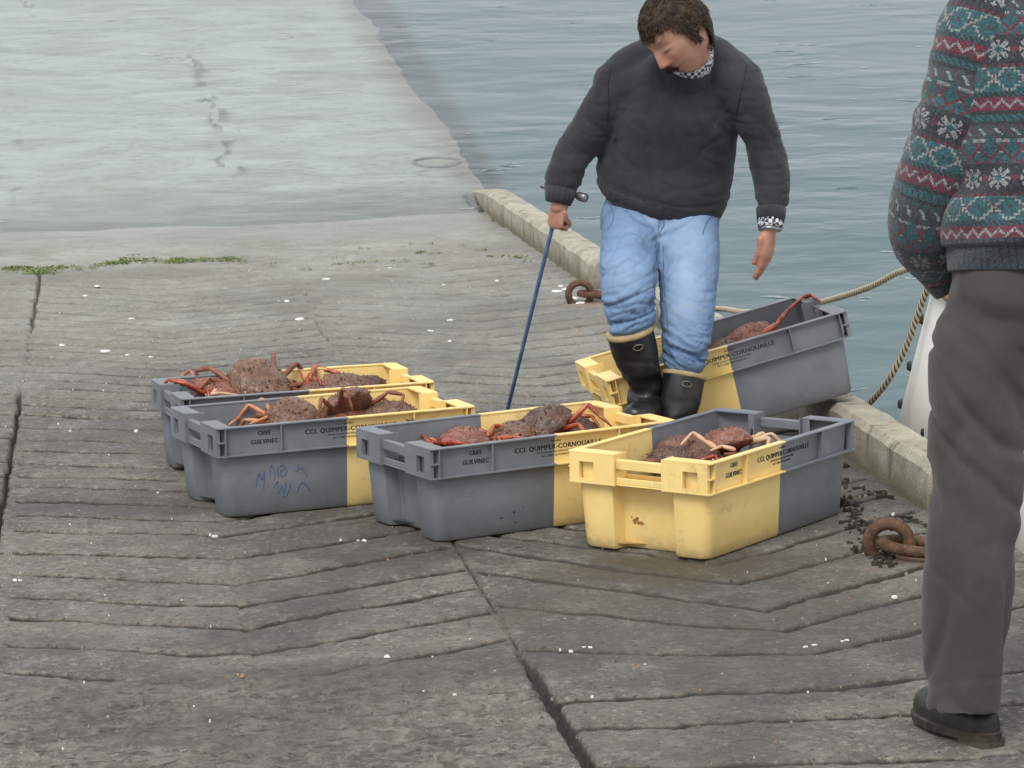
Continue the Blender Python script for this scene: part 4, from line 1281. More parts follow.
def face_attrs(me, M):
    Mi = M.inverted(); fl, la = [], []
    g = lambda a, s: math.exp(-(a / s) ** 2)
    for q in me.vertices:
        p_ = Mi @ q.co
        if abs(p_.z) < .13 and abs(p_.x) < .1 and p_.y > .03:
            fl.append(.55 * min(1, g(p_.x, .018) * g(p_.z + .026, .020) * 1.2 + g(abs(p_.x) - .040, .018) * g(p_.z + .025, .02) * .7 + g(p_.x, .022) * g(p_.z + .060, .009) * .8))
            la.append(max(g(abs(p_.x) - .033, .013) * g(p_.z - .0005, .0040), g(abs(p_.x) - .032, .018) * g(p_.z - .034, .0060) * .85, g(p_.x, .022) * g(p_.z + .0605, .002) * .5))
        else:
            fl.append(.15); la.append(0)
    for nm, d in (('flush', fl), ('lash', la)):
        a = me.attributes.new(nm, 'FLOAT', 'POINT'); a.data.foreach_set('value', d)


def hair_mesh(M, lower, strands, seed, length=(.018, .034), thick=.010):
    """cap over the skull + tufts; lower(x, y, z) > 0 where hair grows (head axes)"""
    src = head_mesh(False); dead = [f for f in src.faces if any(lower(*q.co) <= 0 for q in f.verts)]
    bmesh.ops.delete(src, geom=dead, context='FACES')
    bmesh.ops.delete(src, geom=[q for q in src.verts if not q.link_faces], context='VERTS')
    src.normal_update(); rr = random.Random(seed)
    base = [(q.co.copy(), q.normal.copy()) for q in src.verts]
    for q in src.verts:
        fade = min(1, max(0, lower(*q.co)) / .02)
        q.co += q.normal * (thick * (.35 + .65 * fade) + (noise.noise(Vector((q.co.x * 45, q.co.y * 22, q.co.z * 45 + seed)))) * .0045 + noise.noise(q.co * 130) * .0015)
    for k in range(strands):
        p_, nn = rr.choice(base)
        flow = Vector((p_.x * 2.5 + noise.noise(p_ * 30) * .9, (p_.y - .0) * 1.2 + .05 + noise.noise(p_ * 30 + Vector((9, 0, 0))) * .5, -1.0 - 4 * abs(p_.x)))
        if p_.z > .055: flow += Vector((noise.noise(p_ * 22) * 2, (1.6 if p_.y > -.02 else -1.2), .3))
        t = (flow - nn * flow.dot(nn)).normalized(); L = rr.uniform(*length)
        a = p_ + nn * thick * rr.uniform(.55, 1.0); b = a + t * L * .5 + nn * .004; c = a + t * L - nn * rr.uniform(.001, .006)
        s = t.cross(nn) * rr.uniform(.0012, .0026)
        v_ = [src.verts.new(x) for x in (a - s, a + s, b + s * .9, c, b - s * .9)]
        src.faces.new((v_[0], v_[1], v_[2], v_[4])); src.faces.new((v_[4], v_[2], v_[3]))
    bmesh.ops.transform(src, matrix=M, verts=src.verts)
    return src


def smooth_field(p_, sx, sy, sz, sd=0): return noise.noise(Vector((p_.x * sx + sd, p_.y * sy, p_.z * sz)))


def ridged(x): return 1 - abs(x) * 2


# ------------------------------------------------------------------ the man with the stick
A = math.radians(10)
WA = hv(math.cos(A), -math.sin(A), 0)            # his left-right axis, slightly turned
FR = hv(-math.sin(A), -math.cos(A), 0)           # the way he faces
foot_f = on_slip(672, 469); foot_r = at(650, 428, 9.74)
DZ = -.22


def am(px, py, Z): return at(px, py, Z + DZ)


# body
hc = am(679.0, 33.0, 9.80)
HM = head_matrix(hc, hv(-.64, -.56, -.62), 22) @ Matrix.Scale(1.07, 4)
bm = bmesh.new()
add_bm(bm, head_mesh(False), HM)
tube(bm, [am(684, 46, 9.87), am(689, 60, 9.93), am(688, 92, 10.01)], [(.054, .052), (.055, .052), (.065, .06)], WA, 18)
T = [am(664, 205, 10.14), am(667, 165, 10.12), am(673, 125, 10.07), am(681, 95, 9.99), am(686, 78, 9.95)]
tube(bm, T, [(.155, .10), (.160, .10), (.165, .105), (.150, .09), (.07, .065)], WA, 20)
arm_l = [am(622, 86, 10.03), am(601, 120, 10.06), am(577, 154, 10.10), am(562, 196, 10.06), am(559, 208, 10.05)]
arm_r = [am(742, 88, 9.93), am(756, 124, 9.97), am(766, 155, 9.99), am(771, 205, 9.94), am(770, 228, 9.92)]
for a_ in (arm_l, arm_r): tube(bm, a_, [.050, .044, .038, .027, .027], None, 14)
# hand on the stick: fist, back of the hand to the left of the picture
hand(bm, am(557.5, 204, 10.05), hv(-.10, -.10, -1), hv(-.70, -.72, 0), hv(.60, -.72, -.1), curl=66, scale=.80, spread=-.02, thumb_in=1.0, thumb_len=.8)
# hanging hand, thumb towards the viewer
hand(bm, am(769.5, 228, 9.92), hv(-.06, -.05, -1), hv(.86, -.45, .0), hv(-.50, -.86, 0), curl=11, scale=1.0, spread=.0, thumb_in=1.08, thumb_len=1.1, thumb_palm=-.03)
leg_f = [am(688, 232, 10.08), at(690, 290, 9.78), at(684, 370, 9.76), foot_f + UP * .09]
leg_r = [am(634, 232, 10.12), at(629, 285, 9.76), at(630, 331, 9.715), at(645, 392, 9.765)]
for l_ in (leg_f, leg_r): tube(bm, l_, [.072, .054, .046, .030], None, 14)
me = bake(bm, .0033, 3, .4)
face_attrs(me, HM)
man = obj('person', me, m_skin, smooth=180)
tag(man, 'man in dark sweatshirt, jeans and black rubber boots stepping forward with a blue stick', 'person')


def grow(x, y, z):
    a = abs(x)
    front = .056 + .006 * noise.noise(Vector((x * 60, 1, 2)))          # fringe over the forehead
    if y > .045: return z - front + .35 * max(0, a - .045)
    if y > .012: return z - (.056 - (.045 - y) / .033 * .085)
    if y > -.004: return z + .032
    if y > -.036 and a > .05: return z + .006
    return z + .080


obj('hair', hair_mesh(HM, grow, 3000, 4, (.014, .030), .012), m_hair, man, smooth=180)
bm = bmesh.new(); rr = random.Random(2)
for k in range(500):
    x = rr.uniform(-.029, .029); z = -.0455 - .010 * rr.random() - 5 * x * x
    y = .0985 - 8 * x * x + rr.uniform(-.003, .003)
    d = Vector((x * 12 + rr.uniform(-.3, .3), .25, -.9)).normalized() * rr.uniform(.006, .011); s = Vector((.0011, 0, 0))
    p_ = Vector((x, y, z)); vv_ = [bm.verts.new(q) for q in (p_ - s, p_ + s, p_ + d)]; bm.faces.new(vv_)
tube(bm, [(-.026, .0895, -.056), (-.012, .0955, -.0505), (0, .0970, -.0500), (.012, .0955, -.0505), (.026, .0895, -.056)], [(.003, .0025), (.005, .004), (.005, .004), (.005, .004), (.003, .0025)], (0, 0, 1), 8)
bmesh.ops.transform(bm, matrix=HM, verts=bm.verts)
obj('moustache', bm, m_hair, man)

# sweatshirt
bm = bmesh.new()
ST, SV = spline([am(659, 208, 10.135), am(662, 194, 10.125), am(666, 165, 10.11), am(671, 138, 10.07), am(676, 112, 10.02), am(680, 90, 9.985), am(684, 71, 9.95), am(686.5, 62, 9.93)], 4,
                [(.200, .136), (.212, .152), (.214, .156), (.208, .150), (.200, .140), (.184, .118), (.135, .092), (.088, .078)])
tube(bm, ST, SV, WA, 40)
BK, BKr = spline([am(612, 84, 10.02), am(642, 64, 10.03), am(678, 56, 10.045), am(714, 60, 9.99), am(744, 82, 9.93)], 4, [(.068,), (.074,), (.078,), (.074,), (.068,)])
tube(bm, BK, [q[0] for q in BKr], None, 24)
SL_, SLr = spline([am(640, 84, 9.99), am(617, 92, 10.02), am(596, 122, 10.05), am(577, 150, 10.09), am(564, 178, 10.07), am(560, 192, 10.055)], 5, [(.068,), (.076,), (.068,), (.065,), (.060,), (.048,)])
tube(bm, SL_, [q[0] for q in SLr], None, 24)
SR_, SRr = spline([am(722, 82, 9.94), am(742, 90, 9.93), am(754, 118, 9.95), am(764, 146, 9.97), am(771, 176, 9.965), am(772, 198, 9.945), am(771, 207, 9.935)], 5, [(.068,), (.075,), (.064,), (.060,), (.060,), (.054,), (.045,)])
tube(bm, SR_, [q[0] for q in SRr], None, 24)
hem_c = am(660, 205, 10.13)


def tilt(bm_):
    # the hem rides up over the lifted leg
    for q in bm_.verts:
        h = q.co.z - hem_c.z
        if h < .16 and abs((q.co - hem_c).dot(WA)) < .228: q.co.z -= (min(0, (q.co - hem_c).dot(WA)) * .26 - .012) * min(1, (1 - h / .16))


tilt(bm)
me = bake(bm, .0065, 9, .5)
hemz = am(661, 205, 10.13).z
armsegs = [(SL_, 0), (SR_, 5.0)]


def crease(p_, fx, fz, sd, width=.22):
    """a few sharp-edged folds: narrow valleys of a stretched noise"""
    x = abs(noise.noise(Vector((p_.x * fx + sd, p_.y * fx, p_.z * fz))))
    return max(0, 1 - x / width)


def sweat_fold(p_, nn):
    d = 0
    best = 9; tt = 0; sd_ = 0
    for path, off in armsegs:
        for i, q in enumerate(path):
            k = (p_ - q).length
            if k < best: best, tt, sd_ = k, i / len(path), off
    if best < .092 and tt > .15:
        w = .35 + .65 * max(0, tt - .3) / .7
        d -= w * crease(p_, 6, 24, sd_, .15) * .008
        d += w * smooth_field(p_, 8, 8, 18, sd_) * .008 - crease(p_, 16, 20, 3 + sd_, .12) * .002
    else:
        d += smooth_field(p_, 5, 5, 7, 3) * .009 - crease(p_, 6, 5, 7, .12) * .005
        h = p_.z - hemz
        if h < .17: d += smooth_field(p_, 7, 7, 24, 1) * .010 * (1 - max(0, h) / .17) - crease(p_, 5, 17, 2, .16) * .007 * (1 - max(0, h) / .17)
    for c_, s_ in ((am(607, 132, 9.95), 1), (am(735, 132, 9.9), 4)):
        r_ = (p_ - c_).length
        q = p_ - c_
        d -= .012 * math.exp(-r_ / .10) * crease(Vector((q.dot(HX) + q.z * s_ / abs(s_) * .4, q.dot(HY), q.z)), 9, 16, s_, .22)
    return d * .72 + smooth_field(p_, 40, 40, 40, 5) * .0010


displace(me, sweat_fold)
sw = obj('sweatshirt', me, m_jumper, man, smooth=180)


def ring_band(name, pts, rad, w, mat, parent, ribs=0, seg=96, amp=.0012):
    bm = bmesh.new(); V_ = tube(bm, pts, rad, w, seg, cap=False)
    if name == 'hem': tilt(bm)
    if ribs:
        for row in V_:
            c0 = sum((q.co for q in row), Vector()) / len(row)
            for j, q in enumerate(row): q.co += (q.co - c0).normalized() * amp * (1 if (j // 2) % 2 else -1)
    return obj(name, bm, mat, parent, smooth=180)


ring_band('hem', [am(659, 215.5, 10.14), am(659.5, 212.5, 10.137), am(660, 206.5, 10.133), am(660.5, 202, 10.13)], [(.182, .122), (.194, .136), (.200, .143), (.200, .142)], WA, m_jumper, sw, 1, 160, .0009)
ring_band('cuff', [am(560.5, 191, 10.055), am(559.5, 197, 10.05), am(558, 203.5, 10.05)], [.047, .045, .039], None, m_jumper, sw, 1, 64)
ring_band('cuff', [am(771, 208, 9.935), am(771, 215, 9.93), am(770.5, 222.5, 9.925)], [.045, .044, .040], None, m_jumper, sw, 1, 64)
ring_band('neckband', [am(686, 72.5, 9.94), am(687, 68.5, 9.92), am(688, 64, 9.905)], [(.094, .091), (.091, .089), (.082, .081)], WA, m_jumper, sw, 1, 96, .0007)
bm = bmesh.new(); tube(bm, [am(687.5, 66, 9.93), am(689.5, 57, 9.905), am(691, 49, 9.885)], [(.080, .078), (.074, .073), (.069, .067)], WA, 40, cap=False)
so = obj('shirt_collar', bm, m_check, man, smooth=180)
ring_band('shirt_cuff', [am(770.6, 217, 9.928), am(770.2, 224, 9.922), am(770, 228, 9.92)], [.0385, .0395, .038], None, m_check, man)
bm = bmesh.new(); tube(bm, [am(770, 227.6, 9.92), am(769.9, 230.6, 9.919)], [.036, .036], None, 24, cap=False)
wt_ = obj('watch', bm, m_steel, man, smooth=180)

# jeans
bm = bmesh.new()
HP = [am(661, 200, 10.13), am(661, 212, 10.125), am(660, 226, 10.12), am(660, 238, 10.11)]
tube(bm, HP, [(.176, .112), (.188, .118), (.190, .116), (.172, .104)], WA, 32)
JF, JFr = spline([am(690, 228, 10.09), at(689.5, 258, 9.83), at(688.5, 292, 9.78), at(687, 322, 9.755), at(686, 343, 9.75), at(685, 358, 9.75)], 5, [(.094,), (.098,), (.089,), (.083,), (.078,), (.070,)])
tube(bm, JF, [q[0] for q in JFr], None, 28)
JR, JRr = spline([am(632, 226, 10.11), at(629, 252, 9.80), at(628.5, 280, 9.71), at(629, 302, 9.69), at(630, 324, 9.70)], 5, [(.094,), (.094,), (.089,), (.085,), (.074,)])
tube(bm, JR, [q[0] for q in JRr], None, 28)
me = bake(bm, .006, 6, .5)
kf, kr = at(690, 345, 9.68), at(630, 305, 9.62); cro = am(659, 228, 9.98)
foldv = []


def jean_fold(p_, nn):
    lf = min((p_ - q).length for q in JF[::2]); lr = min((p_ - q).length for q in JR[::2])
    k = kf if lf < lr else kr; sgn = 1 if lf < lr else -1
    q = p_ - k; dz = q.z
    w = math.exp(-max(0, dz) / .085)
    pt = Vector((p_.x, p_.y, p_.z + sgn * .35 * q.dot(WA)))
    c1 = crease(pt, 4.5, 25, 2 + sgn, .17); c2 = crease(pt, 9, 46, 5 + sgn, .17)
    d = -w * (c1 * .012 + c2 * .006) + w * smooth_field(pt, 8, 8, 20, sgn) * .008 - w * crease(pt, 19, 60, 9, .25) * .0025
    d += smooth_field(p_, 6, 6, 4, 3) * .006 - crease(p_, 9, 6, 8, .07) * .0020
    r_ = (p_ - cro).length; qq = p_ - cro
    whisk = crease(Vector((qq.dot(HX), qq.dot(HY), qq.z - abs(qq.dot(WA)) * .5)), 4, 26, 3, .22) * math.exp(-r_ / .10)
    d -= whisk * .009
    foldv.append(min(1, w * (c1 * .8 + c2 * .5) + whisk * .6))  # how strongly the painted shade darkens each crease
    return d


displace(me, jean_fold)
fade = []
for q in me.vertices:
    lf = min((q.co - c_).length for c_ in JF[::3]); lr = min((q.co - c_).length for c_ in JR[::3])
    k = kf if lf < lr else kr
    front = max(0, q.normal.dot(FR))
    fade.append(front ** 1.5 * math.exp(-((q.co.z - k.z - .22) / .17) ** 2) * .85)
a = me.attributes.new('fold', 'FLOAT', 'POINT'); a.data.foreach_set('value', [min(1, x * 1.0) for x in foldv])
a = me.attributes.new('fade', 'FLOAT', 'POINT'); a.data.foreach_set('value', fade)
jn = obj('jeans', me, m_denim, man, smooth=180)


from mathutils.bvhtree import BVHTree


def seam(name, o, paths, mat, r_, lift=.0008):
    # a line of stitching laid on the cloth
    me_ = o.data; tr_ = BVHTree.FromPolygons([q.co for q in me_.vertices], [p_.vertices[:] for p_ in me_.polygons])
    for path in paths:
        P_ = []
        for a, b in zip(path[:-1], path[1:]):
            for k in range(6):
                px, py = a[0] + (b[0] - a[0]) * k / 6, a[1] + (b[1] - a[1]) * k / 6
                d = (CF + CR * ((px - 512) / FPX) - CU * ((py - 384) / FPX)).normalized()
                loc, nn, _, _ = tr_.ray_cast(CO, d)
                if loc and (not P_ or (loc - P_[-1]).length < .06): P_.append(loc + nn * lift)
        if len(P_) > 3:
            bm = bmesh.new(); tube(bm, P_, [r_] * len(P_), None, 6); obj(name, bm, mat, o, smooth=180)


m_stitch = simple('dark denim seam', (.070, .115, .20), (.10, .16, .26), 40, .9, .2)
m_rib = simple('charcoal seam', (.014, .013, .016), (.022, .021, .024), 40, .95, .2)
seam('seam', jn, [[(659.5, 212), (659, 224), (657.5, 236)], [(664, 214), (664, 226), (658, 236)], [(609, 203), (614, 213), (613, 222), (607, 232)], [(714, 213), (708, 220), (704, 229), (702, 236)],
                  [(656, 240), (655, 262), (653, 285), (651, 300)], [(663, 246), (664, 280), (667, 315), (669, 340)]], m_stitch, .0013)
seam('seam', sw, [[(611, 66), (608, 85), (609, 105), (607, 126)], [(747, 66), (743, 85), (738, 105), (735, 124)]], m_rib, .0012)


def boot(top, ankle, sole, fwd, rt, up):
    bm = bmesh.new(); side = fwd.cross(up).normalized()
    mid = top.lerp(ankle, .55)
    P_, V_ = spline([top, top.lerp(ankle, .3), mid, ankle + up * .02, ankle - up * .03], 5, [(rt,), (rt * .98,), (rt * .90,), (rt * .76,), (rt * .74,)])
    tube(bm, P_, [q[0] for q in V_], None, 26, flat='s')
    heel = sole - fwd * .055
    tube(bm, [heel + up * .035, sole + fwd * .02 + up * .050, sole + fwd * .11 + up * .040, sole + fwd * .175 + up * .030], [(.036, .034), (.042, .050), (.046, .038), (.036, .026)], side, 20)
    tube(bm, [ankle - up * .01, sole + up * .04 - fwd * .02], [rt * .75, .040], None, 18)
    me = bake(bm, .006, 5, .5)
    displace(me, lambda p_, nn: -math.exp(-((p_ - ankle).dot(up) / .07) ** 2) * crease(p_, 5, 20, 3, .3) * .009 + smooth_field(p_, 9, 9, 12) * .005)
    o = obj('boot', me, m_rubber, man, smooth=180)
    ax = (top - ankle).normalized()
    ring_band('boot_trim', [top + ax * .006, top + ax * .005, top - ax * .005, top - ax * .009], [rt * 1.00, rt * 1.035, rt * 1.035, rt * 1.01], None, m_trim, o, 0, 48)
    bm = bmesh.new()
    tube(bm, [sole - fwd * .07 + up * .008, sole + fwd * .02 + up * .009, sole + fwd * .12 + up * .009, sole + fwd * .19 + up * .010], [(.034, .011), (.036, .010), (.048, .010), (.030, .009)], side, 16); obj('sole', bm, m_rubber, o, smooth=180)
    f2 = (CO - top); f2 = (f2 - ax * f2.dot(ax)).normalized(); s2 = ax.cross(f2)
    bm = bmesh.new(); N = 20
    c0 = top - ax * .034 + f2 * (rt * 1.0) + s2 * .012
    ro = [bm.verts.new(c0 + s2 * (.017 * math.cos(2 * math.pi * k / N)) * q + ax * (.010 * math.sin(2 * math.pi * k / N)) * q + f2 * (zz - .25 * (.017 * math.cos(2 * math.pi * k / N)) ** 2 / rt * 4)) for q, zz in ((1, -.003), (1, .0025), (.72, .003), (.70, .001)) for k in range(N)]
    for i in range(3):
        for k in range(N): bm.faces.new((ro[i * N + k], ro[i * N + (k + 1) % N], ro[(i + 1) * N + (k + 1) % N], ro[(i + 1) * N + k]))
    obj('oval_badge', bm, m_badge, o, smooth=180)
    return o


m_badge = simple('worn badge', (.10, .085, .05), (.16, .14, .09), 60, .5, .1)
fd = (FR * .97 + hv(-.15, 0, 0)).normalized()
fs = (fd - NRM * fd.dot(NRM)).normalized()
boot(at(684.5, 375, 9.755), foot_f - fs * .02 + UP * .105, foot_f, fs, .066, NRM)
upr = (UP * .93 - FR * .35).normalized(); fr_ = (fd - upr * fd.dot(upr)).normalized()
boot(at(630, 331, 9.70), at(645, 392, 9.765), foot_r, fr_, .073, upr)

# the stick in his hand
top_ = am(564.5, 193, 10.10); hnd = am(553.5, 222, 10.078)
base = on_slip(504, 424, .01)
root = obj('stick', (lambda b: (tube(b, [base, hnd, top_], [.0068, .0068, .0068], None, 10), b)[1])(bmesh.new()), m_blue, smooth=180)
bm = bmesh.new(); tube(bm, [am(542.5, 185.5, 10.15), am(564.5, 192, 10.10), am(582, 197, 10.06)], [.0095] * 3, None, 12)
tube(bm, [am(579, 196, 10.065), am(584.5, 197.6, 10.055)], [.014, .0155], None, 14)
obj('handle', bm, m_steel, root, smooth=180)
tag(root, 'thin blue metal stick with a cross handle in the man\'s hand', 'stick')

# ------------------------------------------------------------------ the man in the patterned jumper
Zm = 6.55
B2 = hv(.42, -.90, 0)                               # his back, towards the viewer and a little right
W2 = hv(.91, .41, 0)                                # across his shoulders
F2 = -B2
fl2 = on_slip(966, 738); fr2 = on_slip(1116, 722)
bm = bmesh.new()
hc2 = at(1036, -128, Zm - .02)
HM2 = head_matrix(hc2, hv(-.6, .75, -.15))
add_bm(bm, head_mesh(), HM2)
tube(bm, [at(1036, -105, Zm), at(1038, -75, Zm), at(1040, -45, Zm)], [(.056, .060), (.058, .062), (.075, .07)], W2, 18)
tube(bm, [at(1038, 300, Zm), at(1040, 200, Zm), at(1040, 90, Zm), at(1040, 10, Zm), at(1040, -40, Zm)], [(.15, .11), (.145, .10), (.16, .11), (.155, .10), (.07, .06)], W2, 20)
arm2 = [at(992, -2, 6.56), at(958, 95, 6.60), at(922, 210, 6.62), at(932, 256, 6.70), at(964, 288, 6.68)]
tube(bm, arm2, [.052, .048, .042, .034, .028], None, 14)
hand(bm, at(970, 294, 6.66), hv(.35, .25, -.9), hv(-.8, -.2, 0), hv(-.3, .9, 0), curl=15, scale=.7)
arm3 = [at(1090, 0, 6.75), at(1115, 110, 6.85), at(1130, 220, 6.9), at(1118, 290, 6.85)]
tube(bm, arm3, [.052, .048, .042, .032], None, 14)
hand(bm, at(1117, 292, 6.85), hv(0, .1, -1), hv(.8, -.2, 0), hv(.3, .9, 0), curl=25, scale=.95)
for hp, kn, ft in ((at(1000, 290, Zm), at(976, 500, Zm + .02), fl2), (at(1080, 290, 6.70), at(1108, 500, 6.73), fr2)):
    tube(bm, [hp, kn, ft + UP * .10], [.074, .050, .034], None, 14)
me = bake(bm, .005, 3, .4); face_attrs(me, HM2)
man2 = obj('person', me, m_skin, smooth=180)
tag(man2, 'man seen from behind in a patterned wool jumper and brown grey trousers, hand in pocket', 'person')
obj('hair', hair_mesh(HM2, lambda x, y, z: z + .095 if y < -.036 else grow(x, y, z), 1400, 9), m_hair, man2, smooth=180)

# trousers
bm = bmesh.new()
tube(bm, [at(1040, 246, Zm), at(1040, 268, Zm), at(1040, 300, Zm), at(1040, 330, Zm)], [(.190, .130), (.198, .135), (.200, .135), (.185, .12)], W2, 32)
TL, TLr = spline([at(1002, 300, Zm), at(985, 360, Zm - .01), at(979, 430, Zm - .01), at(974, 500, Zm), at(968, 580, Zm + .01), at(966, 640, Zm + .02), at(964.5, 712, Zm + .03)], 6, [(.118,), (.108,), (.101,), (.096,), (.090,), (.084,), (.079,)])
tube(bm, TL, [(q[0] * 1.0, q[0] * 1.08) for q in TLr], W2, 30, flat='e')
TR, TRr = spline([at(1080, 300, 6.70), at(1100, 430, 6.72), at(1114, 590, 6.74), at(1117, 704, 6.76)], 6, [(.118,), (.10,), (.09,), (.080,)])
tube(bm, TR, [(q[0], q[0] * 1.08) for q in TRr], W2, 30, flat='e')
me = bake(bm, .007, 4, .5)
kb = at(1010, 420, 6.4)


def tr_fold(p_, nn):
    d = smooth_field(p_, 7, 7, 3.2, 4) * .013 - crease(p_, 7, 3.5, 8, .2) * .009
    pt = Vector((p_.x, p_.y, p_.z + .9 * (p_ - kb).dot(HX)))
    d -= crease(pt, 4, 9, 6, .22) * .011 * math.exp(-((p_.z - kb.z) / .28) ** 2)
    s = (p_ - kb); t = s.dot(HX) * .75 + s.z * .65
    wk = math.exp(-(s.z / .16) ** 2)
    d += wk * (abs(math.sin(t * 30 + smooth_field(p_, 5, 5, 5) * 2.6)) ** .7 - .5) * .004
    low = max(0, 1 - (p_.z - fl2.z - .06) / .2)
    d -= low * crease(p_, 5, 12, 2, .2) * .004
    d += .004 * math.exp(-((p_ - at(944, 420, 6.5)).dot(HX) / .008) ** 2) * 0
    return d


displace(me, tr_fold)
tro = obj('trousers', me, m_trouser, man2, smooth=180)


def shoe(sole, fwd):
    side = fwd.cross(UP).normalized(); n_ = NRM
    def outline(k, z, inset):
        pts = []
        for i in range(40):
            a = 2 * math.pi * i / 40; c_, s_ = math.cos(a), math.sin(a)
            L = .158 if c_ > 0 else .105
            w = .050 - .010 * max(0, -c_) - .006 * (abs(c_ + .15) < .25)
            pts.append(sole + fwd * ((L - inset) * (abs(c_) ** .85) * (1 if c_ > 0 else -1)) + side * ((w - inset) * (abs(s_) ** .8) * (1 if s_ > 0 else -1)) + n_ * z)
        return pts
    bm = bmesh.new()
    rows = [outline(0, .030, .002), outline(0, .050, .003), outline(0, .066, .008), outline(0, .076, .018), outline(0, .082, .030)]
    V_ = [[bm.verts.new(q) for q in r_] for r_ in rows]
    for i in range(4):
        for k in range(40): bm.faces.new((V_[i][k], V_[i][(k + 1) % 40], V_[i + 1][(k + 1) % 40], V_[i + 1][k]))
    bm.faces.new(V_[-1]); bm.faces.new(list(reversed(V_[0])))
    o = obj('shoe', bm, m_shoe, man2, smooth=60)
    bm = bmesh.new()
    V_ = [[bm.verts.new(q) for q in outline(0, z, e)] for z, e in ((.012, .000), (.030, -.003), (.033, .001))]
    for i in range(2):
        for k in range(40): bm.faces.new((V_[i][k], V_[i][(k + 1) % 40], V_[i + 1][(k + 1) % 40], V_[i + 1][k]))
    bm.faces.new(V_[-1]); bm.faces.new(list(reversed(V_[0])))
    obj('sole', bm, m_rubsole, o, smooth=40)
    bm = bmesh.new()
    hp = [sole + fwd * x + side * y for x, y in ((-.106, -.018), (-.106, .018), (-.09, .036), (-.03, .040), (-.022, .030), (-.022, -.030), (-.03, -.040), (-.09, -.036))]
    lo = [bm.verts.new(q - n_ * .001) for q in hp]; hi = [bm.verts.new(q + n_ * .0125) for q in hp]
    bm.faces.new(lo); bm.faces.new(list(reversed(hi)))
    for k in range(8): bm.faces.new((lo[k], lo[(k + 1) % 8], hi[(k + 1) % 8], hi[k]))
    bmesh.ops.recalc_face_normals(bm, faces=bm.faces); obj('heel', bm, m_rubsole, o)


m_shoe = simple('black shoe leather', (.012, .012, .012), (.030, .027, .024), 25, .42, .15)
m_rubsole = simple('dusty rubber sole', (.022, .020, .018), (.075, .062, .045), 18, .75, .2)
d2 = hv(-.50, .86, 0); d2 = (d2 - NRM * d2.dot(NRM)).normalized()
shoe(on_slip(964, 737), d2); shoe(fr2, d2)

# knitted jumper: every stitch is a face with its own wool colour
WOOL = dict(t=(.036, .108, .122), d=(.036, .038, .043), w=(.25, .255, .255), m=(.150, .032, .052), g=(.052, .058, .066), b=(.045, .070, .078))
FLAKE = ["......w......", "..w..www..w..", ".www..w..www.", ".wwww.w.wwww.", "..wwwwtwwww..", "w..wwtttww..w", "wwwwttttt wwww"[:13], "w..wwtttww..w", "..wwwwtwwww..", ".wwww.w.wwww.", ".www..w..www.", "..w..www..w..", "......w......"]


def stitch(r_, c_):
    """row counted from the hem, column round the body"""
    r_ = r_ % 74
    if r_ < 2: return 'd'
    if r_ < 10:                                           # crimson band with a white zigzag
        k = c_ % 8; z = 3 + (k if k < 4 else 8 - k)
        return 'w' if r_ in (z, z + 1) and r_ - 1 >= 0 else ('m' if 1 <= r_ < 10 else 'd')
    if r_ < 13: return 'd' if (c_ + r_) % 3 else 't'
    if r_ < 27:                                           # teal with white diamonds
        k = c_ % 16; q = abs(k - 8); rr_ = r_ - 13
        if abs(q - abs(rr_ - 7)) <= 0 or abs(q - abs(rr_ - 7)) == 1 and q % 2: return 'w'
        if q == 8 and rr_ in (6, 7, 8): return 'm'
        return 'm' if q + abs(rr_ - 7) < 3 else 't'
    if r_ < 29: return 'm' if (c_ // 2) % 2 else 'd'
    if r_ < 31: return 'd'
    if r_ < 44:
        k = c_ % 18
        if k < 13:
            q = FLAKE[r_ - 31][k]; return q if q in 'wt' else 'd'
        return 'm' if (abs(k - 15) + abs(r_ - 37)) < 3 else 'd'
    if r_ < 46: return 'd'
    if r_ < 48: return 'm' if (c_ // 3) % 2 else 't'
    if r_ < 58:
        k = c_ % 12; rr_ = r_ - 48
        if (k + rr_) % 12 in (0, 1) or (k - rr_) % 12 in (0, 1): return 'm'
        if rr_ in (4, 5) and k in (5, 6, 7): return 'w'
        return 't'
    if r_ < 60: return 'w' if (c_ // 4) % 3 else 't'
    if r_ < 68:
        k = (c_ + (r_ - 60)) % 9
        return 'w' if k < 2 and 61 < r_ < 66 else ('m' if k == 5 else 'b')
    if r_ < 70: return 'd'
    return 't' if (c_ + r_) % 4 else 'd'


